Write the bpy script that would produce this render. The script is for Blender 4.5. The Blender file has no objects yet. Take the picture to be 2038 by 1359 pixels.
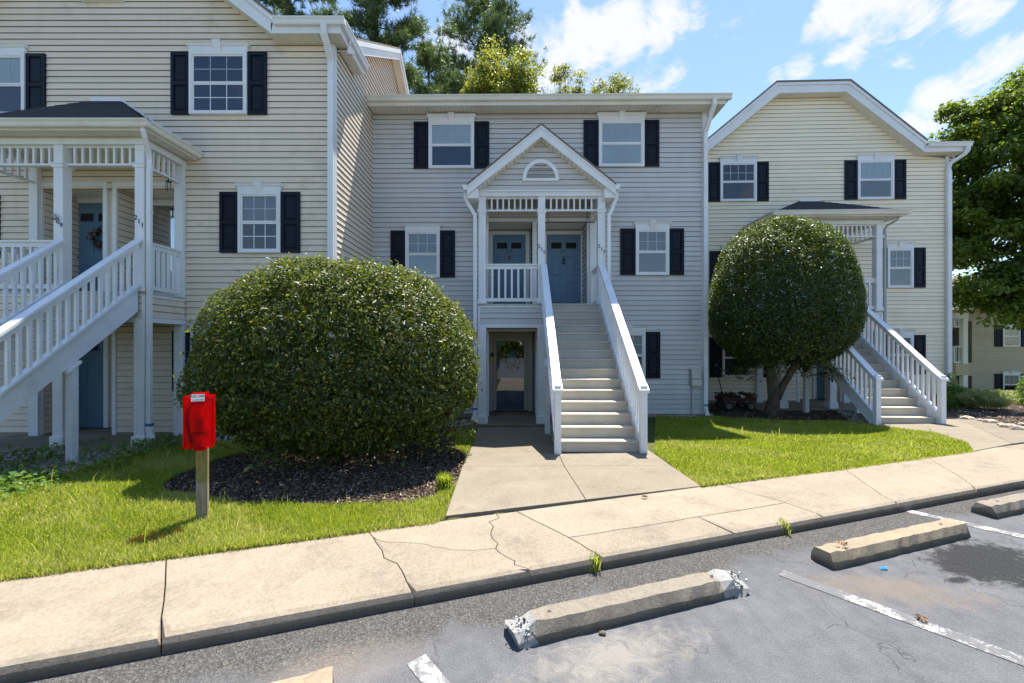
import bpy, math, random
import numpy as np
from mathutils import Vector, Matrix

# ------------------------------------------------------------------ camera, sky, sun, exposure
SC = bpy.context.scene
COL = SC.collection
FPX, U0, V0, CAMZ = 850.0, 1019.0, 685.0, 1.70          # measured focal length (px), principal point, eye height
cam_d = bpy.data.cameras.new('camera')
cam = bpy.data.objects.new('camera', cam_d)
COL.objects.link(cam)
cam.location = (0, 0, CAMZ)
cam.rotation_euler = (math.radians(90), 0, 0)
cam_d.sensor_width = 36.0
cam_d.lens = FPX / 2038.0 * 36.0
cam_d.shift_x = (1019.0 - U0) / 2038.0
cam_d.shift_y = (V0 - 679.5) / 2038.0
cam_d.clip_start = 0.05
cam_d.clip_end = 3000
SC.camera = cam

SUN_EL, SUN_AZ = math.radians(68.5), math.radians(21.0)    # azimuth from +Y (away from camera) towards +X
SUN_DIR = Vector((math.cos(SUN_EL) * math.sin(SUN_AZ), math.cos(SUN_EL) * math.cos(SUN_AZ), math.sin(SUN_EL)))
SKY_STRENGTH, SUN_STRENGTH, EXPOSURE = 0.115, 4.9, 1.15
sun_d = bpy.data.lights.new('sun', 'SUN')
sun_d.energy = SUN_STRENGTH
sun_d.angle = math.radians(0.55)
sun_d.color = (1.0, 0.955, 0.88)
sun = bpy.data.objects.new('sun', sun_d)
COL.objects.link(sun)
sun.rotation_euler = (-SUN_DIR).to_track_quat('-Z', 'Y').to_euler()
sun.location = (0, 0, 30)
SC.view_settings.view_transform = 'Standard'
SC.view_settings.look = 'None'
SC.view_settings.exposure = EXPOSURE
SC.view_settings.gamma = 1.0
SC.view_settings.use_curve_mapping = False


def px_dir(u, v):
    return Vector(((u - U0) / FPX, 1.0, -(v - V0) / FPX)).normalized()


def make_world():
    w = bpy.data.worlds.new('World')
    SC.world = w
    w.use_nodes = True
    nt = w.node_tree
    N, L = nt.nodes, nt.links
    N.clear()
    out = N.new('ShaderNodeOutputWorld')
    bg = N.new('ShaderNodeBackground')
    sky = N.new('ShaderNodeTexSky')
    sky.sky_type = 'NISHITA'
    sky.sun_disc = False
    sky.sun_elevation = SUN_EL
    sky.sun_rotation = SUN_AZ
    sky.altitude = 100
    sky.air_density = 1.0
    sky.dust_density = 0.25
    sky.ozone_density = 3.0
    tc = N.new('ShaderNodeTexCoord')
    # cloud cover: fractal noise in the sky plus a few banks
    n1 = N.new('ShaderNodeTexNoise')
    n1.inputs['Scale'].default_value = 9.5
    n1.inputs['Detail'].default_value = 10
    n1.inputs['Roughness'].default_value = 0.66
    n1.inputs['Distortion'].default_value = 0.45
    mp = N.new('ShaderNodeMapping')
    mp.inputs['Location'].default_value = (3.1, 0.4, 7.7)
    mp.inputs['Scale'].default_value = (1, 1, 1.7)
    L.new(tc.outputs['Generated'], mp.inputs['Vector'])
    L.new(mp.outputs['Vector'], n1.inputs['Vector'])
    acc = None
    banks = [(1080, 105, 70, .22), (1160, 85, 75, .22), (1240, 60, 70, .24), (1320, 45, 60, .22), (1375, 30, 35, .14),
             (1180, 165, 90, .13), (1300, 160, 70, .12), (1060, 150, 70, .14), (905, 70, 40, .13), (860, 95, 35, .12),
             (1660, 35, 60, .22), (1730, 25, 75, .26), (1800, 5, 60, .2), (1690, 90, 45, .2), (1590, 128, 32, .17), (1545, 148, 22, .12),
             (1960, 15, 50, .14), (1825, 235, 42, .22), (1870, 205, 55, .25), (1930, 165, 50, .22), (1990, 120, 50, .22), (2030, 95, 40, .2), (1860, 235, 45, .16)]
    for (u, v, r, wgt) in banks:
        d = px_dir(u, v)
        dot = N.new('ShaderNodeVectorMath'); dot.operation = 'DOT_PRODUCT'
        L.new(tc.outputs['Generated'], dot.inputs[0]); dot.inputs[1].default_value = d
        rad = r / FPX / math.sqrt(1 + ((u - U0) / FPX) ** 2 + ((v - V0) / FPX) ** 2) * 1.25
        mr = N.new('ShaderNodeMapRange'); mr.interpolation_type = 'SMOOTHSTEP'
        mr.inputs['From Min'].default_value = math.cos(rad)
        mr.inputs['From Max'].default_value = 1.0
        mr.inputs['To Max'].default_value = wgt * 1.2
        L.new(dot.outputs['Value'], mr.inputs['Value'])
        if acc is None:
            acc = mr.outputs[0]
        else:
            a = N.new('ShaderNodeMath'); a.operation = 'MAXIMUM'
            L.new(acc, a.inputs[0]); L.new(mr.outputs[0], a.inputs[1]); acc = a.outputs[0]
    add = N.new('ShaderNodeMath'); add.operation = 'ADD'
    L.new(n1.outputs['Fac'], add.inputs[0]); L.new(acc, add.inputs[1])
    mr = N.new('ShaderNodeMapRange'); mr.interpolation_type = 'SMOOTHSTEP'
    mr.inputs['From Min'].default_value = 0.57
    mr.inputs['From Max'].default_value = 0.80
    mr.inputs['To Max'].default_value = 0.96
    L.new(add.outputs[0], mr.inputs['Value'])
    mix = N.new('ShaderNodeMix'); mix.data_type = 'RGBA'
    L.new(mr.outputs[0], mix.inputs[0])
    L.new(sky.outputs[0], mix.inputs[6])
    mix.inputs[7].default_value = CLOUD
    L.new(mix.outputs[2], bg.inputs['Color'])
    bg.inputs['Strength'].default_value = SKY_STRENGTH
    L.new(bg.outputs[0], out.inputs[0])


CLOUD = (3.9, 3.95, 4.1, 1)
make_world()

# ------------------------------------------------------------------ helpers
RNG = np.random.default_rng(7)
random.seed(11)
ORG = {}


class Frame:
    """A building's own axes: s along its front, y into the building, z up."""
    def __init__(self, ox, oy, deg):
        self.o = Vector((ox, oy)); self.a = math.radians(deg)
        self.t = Vector((math.cos(self.a), math.sin(self.a))); self.n = Vector((-math.sin(self.a), math.cos(self.a)))

    def pt(self, u, v, off=0.0):
        dx, dz = (u - U0) / FPX, -(v - V0) / FPX
        k = (self.n.dot(self.o) - off) / (self.n.x * dx + self.n.y)
        p = Vector((k * dx, k))
        return (p - self.o).dot(self.t), CAMZ + k * dz

    def s(self, u, off=0.0):
        return self.pt(u, V0, off)[0]

    def z(self, u, v, off=0.0):
        return self.pt(u, v, off)[1]

    def world(self, s, y, z):
        p = self.o + self.t * s + self.n * y
        return Vector((p.x, p.y, z))


WORLD = Frame(0, 0, 0)


def props(o, label=None, cat=None, group=None, kind=None):
    if label: o['label'] = label
    if cat: o['category'] = cat
    if group: o['group'] = group
    if kind: o['kind'] = kind
    return o


def thing(name, label, cat, org=(0, 0, 0), frame=WORLD, group=None):
    o = bpy.data.objects.new(name, None)
    o.empty_display_size = 0.2
    COL.objects.link(o)
    o.location = frame.world(*org)
    o.rotation_euler = (0, 0, frame.a)
    ORG[o] = Vector(org)
    return props(o, label, cat, group)


def link(name, me, parent=None, mat=None):
    o = bpy.data.objects.new(name, me)
    COL.objects.link(o)
    if mat is not None:
        for m in (mat if isinstance(mat, (list, tuple)) else [mat]):
            me.materials.append(m)
    if parent is not None:
        o.parent = parent
        ORG[o] = ORG.get(parent, Vector())
    return o


class MB:
    def __init__(self):
        self.v, self.f, self.m = [], [], []

    def add(self, vs, fs, m=0):
        b = len(self.v)
        self.v += [tuple(p) for p in vs]
        self.f += [tuple(b + i for i in q) for q in fs]
        self.m += [m] * len(fs)
        return self

    def box(self, x0, x1, y0, y1, z0, z1, m=0):
        return self.add([(x0, y0, z0), (x1, y0, z0), (x1, y1, z0), (x0, y1, z0), (x0, y0, z1), (x1, y0, z1), (x1, y1, z1), (x0, y1, z1)],
                        [(0, 3, 2, 1), (4, 5, 6, 7), (0, 1, 5, 4), (1, 2, 6, 5), (2, 3, 7, 6), (3, 0, 4, 7)], m)

    def cbox(self, cx, cy, cz, w, d, h, m=0):
        return self.box(cx - w / 2, cx + w / 2, cy - d / 2, cy + d / 2, cz - h / 2, cz + h / 2, m)

    def prism(self, pts, plane, a0, a1, m=0):
        n = len(pts)
        def P(p, a):
            if plane == 'xz': return (p[0], a, p[1])
            if plane == 'yz': return (a, p[0], p[1])
            return (p[0], p[1], a)
        vs = [P(p, a0) for p in pts] + [P(p, a1) for p in pts]
        fs = [tuple(range(n - 1, -1, -1)), tuple(range(n, 2 * n))] + [(i, (i + 1) % n, n + (i + 1) % n, n + i) for i in range(n)]
        return self.add(vs, fs, m)

    def hull8(self, a, b, m=0):
        """two quads (4 points each) joined into a closed block"""
        return self.add(list(a) + list(b), [(3, 2, 1, 0), (4, 5, 6, 7), (0, 1, 5, 4), (1, 2, 6, 5), (2, 3, 7, 6), (3, 0, 4, 7)], m)

    def bar(self, p, q, w, h, m=0, up=(0, 0, 1)):
        """a bar of width w (sideways) and height h whose top is centred on p-q (vertical ends)"""
        p, q = Vector(p), Vector(q)
        d = (q - p).normalized()
        side = d.cross(Vector(up))
        if side.length < 1e-5: side = Vector((1, 0, 0))
        side.normalize()
        upv = Vector(up)
        a, b = side * w / 2, upv * h / 2
        return self.hull8([p - a - b, p + a - b, p + a + b, p - a + b], [q - a - b, q + a - b, q + a + b, q - a + b], m)

    def tube(self, path, rad, n=8, m=0, caps=True, squash=None):
        path = [Vector(p) for p in path]
        if not isinstance(rad, (list, tuple)): rad = [rad] * len(path)
        vs, fs = [], []
        ref = Vector((0.13, 0.31, 0.94))
        for i, p in enumerate(path):
            d = (path[min(i + 1, len(path) - 1)] - path[max(i - 1, 0)]).normalized()
            s = d.cross(ref)
            if s.length < 0.05: s = d.cross(Vector((1, 0, 0)))
            s.normalize(); t = s.cross(d)
            for k in range(n):
                a = 2 * math.pi * k / n
                vs.append(p + (s * math.cos(a) + t * math.sin(a)) * rad[i])
        for i in range(len(path) - 1):
            for k in range(n):
                fs.append((i * n + k, i * n + (k + 1) % n, (i + 1) * n + (k + 1) % n, (i + 1) * n + k))
        if caps:
            fs.append(tuple(range(n - 1, -1, -1))); fs.append(tuple((len(path) - 1) * n + k for k in range(n)))
        return self.add(vs, fs, m)

    def rect_pipe(self, path, w, d, m=0):
        """a downspout: rectangular section w (along x) by d (along y) swept down a path in a vertical plane"""
        path = [Vector(p) for p in path]
        vs, fs = [], []
        n = len(path)
        for i, p in enumerate(path):
            t = (path[min(i + 1, n - 1)] - path[max(i - 1, 0)]).normalized()
            if abs(t.z) > 0.999:
                sx, sy = Vector((1, 0, 0)), Vector((0, 1, 0))
            else:
                hor = Vector((t.x, t.y, 0)).normalized()
                side = Vector((-hor.y, hor.x, 0))
                nor = side.cross(t).normalized()
                if abs(hor.x) > abs(hor.y):
                    sx, sy = nor * (1 if nor.x > 0 else -1), side * (1 if side.y > 0 else -1)
                else:
                    sx, sy = side * (1 if side.x > 0 else -1), nor * (1 if nor.y > 0 else -1)
            for a, b in ((-1, -1), (1, -1), (1, 1), (-1, 1)):
                vs.append(p + sx * a * w / 2 + sy * b * d / 2)
        for i in range(n - 1):
            for k in range(4):
                fs.append((i * 4 + k, i * 4 + (k + 1) % 4, (i + 1) * 4 + (k + 1) % 4, (i + 1) * 4 + k))
        fs += [(3, 2, 1, 0), tuple((n - 1) * 4 + k for k in range(4))]
        return self.add(vs, fs, m)

    def lathe(self, prof, c, n=16, m=0, axis='z'):
        vs, fs = [], []
        for (r, h) in prof:
            for k in range(n):
                a = 2 * math.pi * k / n
                if axis == 'z': vs.append((c[0] + r * math.cos(a), c[1] + r * math.sin(a), c[2] + h))
                elif axis == 'y': vs.append((c[0] + r * math.cos(a), c[1] + h, c[2] + r * math.sin(a)))
                else: vs.append((c[0] + h, c[1] + r * math.cos(a), c[2] + r * math.sin(a)))
        for i in range(len(prof) - 1):
            for k in range(n):
                fs.append((i * n + k, i * n + (k + 1) % n, (i + 1) * n + (k + 1) % n, (i + 1) * n + k))
        fs.append(tuple(range(n - 1, -1, -1))); fs.append(tuple((len(prof) - 1) * n + k for k in range(n)))
        return self.add(vs, fs, m)

    def build(self, name, mat, parent=None, bevel=0, smooth=False, seg=1):
        me = bpy.data.meshes.new(name)
        o = ORG.get(parent, Vector())
        me.from_pydata([(x - o[0], y - o[1], z - o[2]) for x, y, z in self.v], [], self.f)
        if any(self.m):
            me.polygons.foreach_set('material_index', self.m)
        if smooth:
            me.polygons.foreach_set('use_smooth', [True] * len(me.polygons))
        ob = link(name, me, parent, mat)
        import bmesh
        bm = bmesh.new(); bm.from_mesh(me)
        bmesh.ops.recalc_face_normals(bm, faces=bm.faces[:])
        if bevel:
            bmesh.ops.bevel(bm, geom=bm.edges[:], offset=bevel, segments=seg, affect='EDGES', profile=0.6, clamp_overlap=True)
        bm.to_mesh(me); bm.free()
        return ob


def copy_of(o, dx=0, dy=0, dz=0, parent=None):
    c = o.copy()
    COL.objects.link(c)
    c.location = (o.location[0] + dx, o.location[1] + dy, o.location[2] + dz)
    if parent is not None: c.parent = parent
    ORG[c] = ORG.get(c.parent, Vector())
    return c


def np_mesh(name, V, F, mat, parent=None, attr=None, smooth=False):
    V = np.asarray(V, dtype=np.float32); F = np.asarray(F, dtype=np.int32)
    if parent is not None and parent in ORG:
        V = V - np.array(ORG[parent][:], dtype=np.float32)
    me = bpy.data.meshes.new(name)
    k = F.shape[1]
    me.vertices.add(len(V)); me.vertices.foreach_set('co', V.ravel())
    me.loops.add(F.size); me.loops.foreach_set('vertex_index', F.ravel())
    me.polygons.add(len(F))
    me.polygons.foreach_set('loop_start', np.arange(0, F.size, k, dtype=np.int32))
    me.polygons.foreach_set('loop_total', np.full(len(F), k, dtype=np.int32))
    if smooth: me.polygons.foreach_set('use_smooth', np.ones(len(F), dtype=bool))
    if attr is not None:
        for nm, val in attr.items():
            val = np.asarray(val, dtype=np.float32)
            a = me.attributes.new(nm, 'FLOAT', 'FACE' if len(val) == len(F) else 'POINT')
            a.data.foreach_set('value', val)
    me.update(calc_edges=True)
    return link(name, me, parent, mat)


# ------------------------------------------------------------------ materials
def nodes_of(name):
    m = bpy.data.materials.new(name)
    m.use_nodes = True
    nt = m.node_tree
    b = nt.nodes['Principled BSDF']
    return m, nt, b, nt.nodes['Material Output']


def ramp(nt, fac, stops, interp='LINEAR'):
    r = nt.nodes.new('ShaderNodeValToRGB')
    r.color_ramp.interpolation = interp
    while len(r.color_ramp.elements) < len(stops): r.color_ramp.elements.new(0.5)
    for e, (p, c) in zip(r.color_ramp.elements, stops):
        e.position = p
        e.color = (*c, 1) if len(c) == 3 else c
    nt.links.new(fac, r.inputs[0])
    return r.outputs[0]


def noise(nt, scale, detail=4, rough=0.55, vec=None, dist=0.0):
    n = nt.nodes.new('ShaderNodeTexNoise')
    n.inputs['Scale'].default_value = scale
    n.inputs['Detail'].default_value = detail
    n.inputs['Roughness'].default_value = rough
    n.inputs['Distortion'].default_value = dist
    if vec is not None: nt.links.new(vec, n.inputs['Vector'])
    return n.outputs['Fac']


def coords(nt, scale=(1, 1, 1), loc=(0, 0, 0), which='Object', rot=(0, 0, 0)):
    tc = nt.nodes.new('ShaderNodeTexCoord')
    mp = nt.nodes.new('ShaderNodeMapping')
    mp.inputs['Scale'].default_value = scale
    mp.inputs['Location'].default_value = loc
    mp.inputs['Rotation'].default_value = rot
    nt.links.new(tc.outputs[which], mp.inputs['Vector'])
    return mp.outputs[0]


def world_pos(nt, scale=(1, 1, 1), loc=(0, 0, 0), rot=(0, 0, 0)):
    g = nt.nodes.new('ShaderNodeNewGeometry')
    mp = nt.nodes.new('ShaderNodeMapping')
    mp.inputs['Scale'].default_value = scale
    mp.inputs['Location'].default_value = loc
    mp.inputs['Rotation'].default_value = rot
    nt.links.new(g.outputs['Position'], mp.inputs['Vector'])
    return mp.outputs[0]


def mixc(nt, fac, a, b, mode='MIX'):
    m = nt.nodes.new('ShaderNodeMix'); m.data_type = 'RGBA'; m.blend_type = mode
    def put(x, i):
        if isinstance(x, (int, float)): m.inputs[i].default_value = x
        elif isinstance(x, tuple): m.inputs[i].default_value = (*x, 1) if len(x) == 3 else x
        else: nt.links.new(x, m.inputs[i])
    put(fac, 0); put(a, 6); put(b, 7)
    return m.outputs[2]


def math_(nt, op, a, b=None, clamp=False):
    m = nt.nodes.new('ShaderNodeMath'); m.operation = op; m.use_clamp = clamp
    for i, x in enumerate((a, b)):
        if x is None: continue
        if isinstance(x, (int, float)): m.inputs[i].default_value = x
        else: nt.links.new(x, m.inputs[i])
    return m.outputs[0]


def bump(nt, b, height, strength=0.3, dist=0.01):
    n = nt.nodes.new('ShaderNodeBump')
    n.inputs['Strength'].default_value = strength
    n.inputs['Distance'].default_value = dist
    nt.links.new(height, n.inputs['Height'])
    nt.links.new(n.outputs[0], b.inputs['Normal'])


def paint(name, c, rough=0.5, var=0.08, scale=3.0, dirt=None, dirt_amt=0.25, grain=120, bump_s=0.08, spec=0.4, streak=(1, 1, 1)):
    m, nt, b, o = nodes_of(name)
    vec = world_pos(nt, streak)
    n = noise(nt, scale, 5, 0.6, vec)
    lo = tuple(x * (1 - var) for x in c); hi = tuple(min(1, x * (1 + var)) for x in c)
    colr = ramp(nt, n, [(0.3, lo), (0.7, hi)])
    if dirt is not None:
        d = noise(nt, scale * 0.6, 8, 0.7, world_pos(nt, streak, (5, 3, 1)))
        f = ramp(nt, d, [(0.52, (0, 0, 0)), (0.75, (dirt_amt,) * 3)])
        colr = mixc(nt, f, colr, dirt)
    nt.links.new(colr, b.inputs['Base Color'])
    b.inputs['Roughness'].default_value = rough
    b.inputs['Specular IOR Level'].default_value = spec
    g = noise(nt, grain, 3, 0.6, world_pos(nt))
    bump(nt, b, g, bump_s, 0.004)
    return m


def siding_mat(name, c, dirt):
    m, nt, b, o = nodes_of(name)
    oi = nt.nodes.new('ShaderNodeObjectInfo')
    pos = world_pos(nt, (0.8, 0.8, 2.5))
    n = noise(nt, 1.3, 6, 0.65, pos)
    base = ramp(nt, n, [(0.3, tuple(x * 0.94 for x in c)), (0.7, tuple(x * 1.04 for x in c))])
    perb = ramp(nt, oi.outputs['Random'], [(0, (0.95, 0.95, 0.95)), (1, (1.03, 1.03, 1.03))])
    base = mixc(nt, 1.0, base, perb, 'MULTIPLY')
    mold = noise(nt, 0.9, 9, 0.72, world_pos(nt, (1, 1, 1.3), (11, 4, 2)))
    f = ramp(nt, mold, [(0.55, (0, 0, 0)), (0.75, (0.55,) * 3)])
    base = mixc(nt, f, base, dirt)
    stk = noise(nt, 3.0, 5, 0.65, world_pos(nt, (2.2, 2.2, 0.16), (2, 8, 0)))
    base = mixc(nt, ramp(nt, stk, [(0.54, (0, 0, 0)), (0.76, (0.16,) * 3)]), base, dirt)
    spt = noise(nt, 14, 6, 0.8, world_pos(nt, (1, 1, 1.2), (1, 1, 5)))
    base = mixc(nt, math_(nt, 'MULTIPLY', ramp(nt, spt, [(0.62, (0, 0, 0)), (0.72, (1, 1, 1))]), ramp(nt, mold, [(0.5, (0, 0, 0)), (0.66, (0.5,) * 3)])), base, tuple(x * .45 for x in dirt))
    nt.links.new(base, b.inputs['Base Color'])
    b.inputs['Roughness'].default_value = 0.55
    b.inputs['Specular IOR Level'].default_value = 0.3
    g = noise(nt, 30, 4, 0.6, world_pos(nt, (0.35, 0.35, 5)))
    bump(nt, b, g, 0.12, 0.004)
    return m


def leaf_mat(name, stops, rough=0.4, trans=0.3, spec=0.5, tcol=(0.35, 0.55, 0.05)):
    m, nt, b, o = nodes_of(name)
    at = nt.nodes.new('ShaderNodeAttribute'); at.attribute_name = 'rnd'
    colr = ramp(nt, at.outputs['Fac'], stops)
    nt.links.new(colr, b.inputs['Base Color'])
    b.inputs['Roughness'].default_value = rough
    b.inputs['Specular IOR Level'].default_value = spec
    tr = nt.nodes.new('ShaderNodeBsdfTranslucent')
    tc = mixc(nt, 0.5, colr, tcol)
    nt.links.new(tc, tr.inputs['Color'])
    mx = nt.nodes.new('ShaderNodeMixShader'); mx.inputs[0].default_value = trans
    nt.links.new(b.outputs[0], mx.inputs[1]); nt.links.new(tr.outputs[0], mx.inputs[2])
    nt.links.new(mx.outputs[0], o.inputs['Surface'])
    return m


def glass_mat(name, tint=(0.84, 0.90, 0.93), refl=0.02, wav=0.05):
    m, nt, b, o = nodes_of(name)
    nt.nodes.remove(b)
    tr = nt.nodes.new('ShaderNodeBsdfTransparent'); tr.inputs[0].default_value = (*tint, 1)
    gl = nt.nodes.new('ShaderNodeBsdfGlossy'); gl.inputs['Roughness'].default_value = 0.015
    gl.inputs['Color'].default_value = (0.95, 0.97, 1, 1)
    fr = nt.nodes.new('ShaderNodeFresnel'); fr.inputs[0].default_value = 1.52
    f = math_(nt, 'ADD', math_(nt, 'MULTIPLY', fr.outputs[0], 1.25), refl, True)
    wv = noise(nt, 2.2, 2, 0.5, world_pos(nt))
    bp = nt.nodes.new('ShaderNodeBump'); bp.inputs['Strength'].default_value = wav; bp.inputs['Distance'].default_value = 0.02
    nt.links.new(wv, bp.inputs['Height']); nt.links.new(bp.outputs[0], gl.inputs['Normal'])
    mx = nt.nodes.new('ShaderNodeMixShader')
    nt.links.new(f, mx.inputs[0]); nt.links.new(tr.outputs[0], mx.inputs[1]); nt.links.new(gl.outputs[0], mx.inputs[2])
    nt.links.new(mx.outputs[0], o.inputs['Surface'])
    return m


M = {}
M['white'] = paint('white_trim_paint', (0.77, 0.77, 0.76), 0.45, 0.04, 2.0, (0.42, 0.38, 0.3), 0.25)
M['cream'] = paint('cream_trim_vinyl', (0.74, 0.70, 0.60), 0.5, 0.05, 2.0, (0.4, 0.34, 0.22), 0.3)
M['stair_white'] = paint('white_stair_paint', (0.78, 0.79, 0.8), 0.42, 0.05, 4.0, (0.42, 0.39, 0.33), 0.38, 60, 0.2)
M['sidL'] = siding_mat('beige_vinyl_siding', (0.79, 0.665, 0.515), (0.36, 0.33, 0.23))
M['sidM'] = siding_mat('grey_vinyl_siding', (0.60, 0.578, 0.55), (0.41, 0.395, 0.35))
M['sidR'] = siding_mat('pale_yellow_vinyl_siding', (0.92, 0.81, 0.61), (0.74, 0.62, 0.43))
M['sidF'] = siding_mat('tan_vinyl_siding', (0.5, 0.43, 0.29), (0.36, 0.3, 0.2))
M['lap'] = paint('grimy_shadow_siding_lap', (0.22, 0.15, 0.09), 0.8, 0.2, 2.0)  # lap dirt with the shadow line under each board put into the colour
M['lapM'] = paint('grimy_shadow_grey_siding_lap', (0.23, 0.195, 0.16), 0.8, 0.2, 2.0)
M['lapR'] = paint('tan_shadow_siding_lap', (0.42, 0.29, 0.15), 0.8, 0.2, 2.0)
M['sheath'] = paint('wall_sheathing', (0.3, 0.27, 0.22), 0.8, 0.1, 2.0)
M['shutter'] = paint('black_navy_shutter_paint', (0.006, 0.009, 0.018), 0.55, 0.2, 3.0, (0.014, 0.016, 0.024), 0.5, 200, 0.1, 0.22)
M['door'] = paint('slate_blue_door_paint', (0.115, 0.21, 0.30), 0.4, 0.06, 3.0, (0.06, 0.1, 0.14), 0.3)
M['tread'] = paint('tan_stair_paint', (0.50, 0.455, 0.37), 0.55, 0.09, 2.5, (0.27, 0.23, 0.18), 0.5, 90, 0.25)
M['glass'] = glass_mat('window_glass')
M['mirror'] = glass_mat('storm_door_glass', (0.7, 0.75, 0.78), 0.42)
M['storm'] = glass_mat('storm_glass', (0.72, 0.78, 0.8), 0.06, 0.02)
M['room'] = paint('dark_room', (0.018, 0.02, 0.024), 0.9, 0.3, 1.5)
M['curtain'] = paint('navy_curtain', (0.025, 0.045, 0.085), 0.9, 0.25, 2.0, streak=(9, 1, 0.6))
M['blind'] = paint('white_window_blind', (0.66, 0.68, 0.68), 0.6, 0.04, 2.0)
M['greyblind'] = paint('grey_window_blind', (0.30, 0.31, 0.30), 0.6, 0.08, 2.0)
M['metal'] = paint('grey_galvanised_metal', (0.38, 0.38, 0.36), 0.5, 0.1, 4.0, (0.25, 0.23, 0.2), 0.3)
M['darkmetal'] = paint('dark_bronze_metal', (0.035, 0.032, 0.03), 0.4, 0.2, 8.0)
M['brass'] = paint('worn_brass', (0.42, 0.29, 0.11), 0.3, 0.15, 20.0)
M['brass'].node_tree.nodes['Principled BSDF'].inputs['Metallic'].default_value = 0.9
M['steel'] = paint('satin_steel', (0.5, 0.5, 0.5), 0.25, 0.1, 20.0)
M['steel'].node_tree.nodes['Principled BSDF'].inputs['Metallic'].default_value = 0.9
M['black'] = paint('black_plastic', (0.012, 0.012, 0.012), 0.45, 0.2, 8.0)
M['numeral'] = paint('dark_numeral_metal', (0.03, 0.035, 0.06), 0.4, 0.2, 8.0)
M['bark'] = paint('brown_bark', (0.09, 0.065, 0.045), 0.9, 0.4, 9.0, (0.22, 0.2, 0.17), 0.6, 30, 0.8, 0.1, (1, 1, 0.35))
M['pinebark'] = paint('pine_bark', (0.10, 0.075, 0.055), 0.9, 0.35, 6.0, None, 0, 20, 0.8, 0.1)


def shingle_mat(name, c):
    m, nt, b, o = nodes_of(name)
    n = noise(nt, 3.0, 4, 0.6, world_pos(nt))
    br = nt.nodes.new('ShaderNodeTexVoronoi'); br.inputs['Scale'].default_value = 9.0
    nt.links.new(world_pos(nt, (1, 1, 3)), br.inputs['Vector'])
    base = ramp(nt, br.outputs['Color'], [(0.0, tuple(x * 0.75 for x in c)), (1.0, tuple(x * 1.3 for x in c))])
    base = mixc(nt, 0.35, base, ramp(nt, n, [(0.3, tuple(x * 0.7 for x in c)), (0.7, tuple(x * 1.2 for x in c))]))
    nt.links.new(base, b.inputs['Base Color'])
    b.inputs['Roughness'].default_value = 0.9
    bump(nt, b, noise(nt, 160, 3, 0.7, world_pos(nt)), 0.5, 0.006)
    return m


M['shingle'] = shingle_mat('charcoal_shingles', (0.035, 0.037, 0.045))
M['brownshingle'] = shingle_mat('weathered_brown_shingles', (0.20, 0.155, 0.12))
M['stormframe'] = paint('taupe_storm_door_metal', (0.42, 0.38, 0.31), 0.5, 0.06, 3)
M['bluetape'] = paint('blue_tape', (0.06, 0.16, 0.28), 0.5, 0.2, 30)

# ------------------------------------------------------------------ building parts
LAP = 0.127


def siding(parent, P, z0, z1, lo, hi, mats, cuts=(), exp=LAP, name='siding_board', joined=False):
    """lap boards, each an object: P(a, proud, z) maps along-wall position to the building's axes"""
    k = 0
    z = z0
    big = MB()
    while z < z1 - 0.02:
        zb = min(z + exp, z1)
        zm = (z + zb) / 2
        segs = [(lo(z), hi(z), lo(zb), hi(zb))]
        for (c0, c1, cz0, cz1) in cuts:
            if cz0 <= zm <= cz1:
                ns = []
                for (a, b, a2, b2) in segs:
                    if c1 <= a or c0 >= b: ns.append((a, b, a2, b2)); continue
                    if c0 > a: ns.append((a, c0, a2, c0))
                    if c1 < b: ns.append((c1, b, c1, b2))
                segs = ns
        for (a, b, a2, b2) in segs:
            if b - a < 0.02 and b2 - a2 < 0.02: continue
            if b2 < a2: a2 = b2 = (a2 + b2) / 2
            mb = big if joined else MB()
            j = random.uniform(-0.0012, 0.0012)
            mb.add([P(a, 0.022 + j, z + .010), P(b, 0.022 + j, z + .010), P(b2, 0.006, zb), P(a2, 0.006, zb)], [(0, 1, 2, 3)], 0)
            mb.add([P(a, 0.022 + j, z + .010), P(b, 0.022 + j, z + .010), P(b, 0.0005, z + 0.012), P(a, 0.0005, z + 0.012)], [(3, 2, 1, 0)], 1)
            mb.add([P(a, 0.0065, z - 0.004), P(b, 0.0065, z - 0.004), P(b, 0.0045, z + 0.012), P(a, 0.0045, z + 0.012)], [(0, 1, 2, 3)], 1)  # dark strip below the lip: the joint's shadow line as colour
            if not joined: mb.build(name, mats, parent)
        z += exp
        k += 1
    if joined and big.v: props(big.build('recess_siding', mats, parent), kind='stuff')


def front(y0):
    return lambda a, h, z: (a, y0 - h, z)


def side(x0, sg):
    return lambda a, h, z: (x0 + sg * h, a, z)


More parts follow.
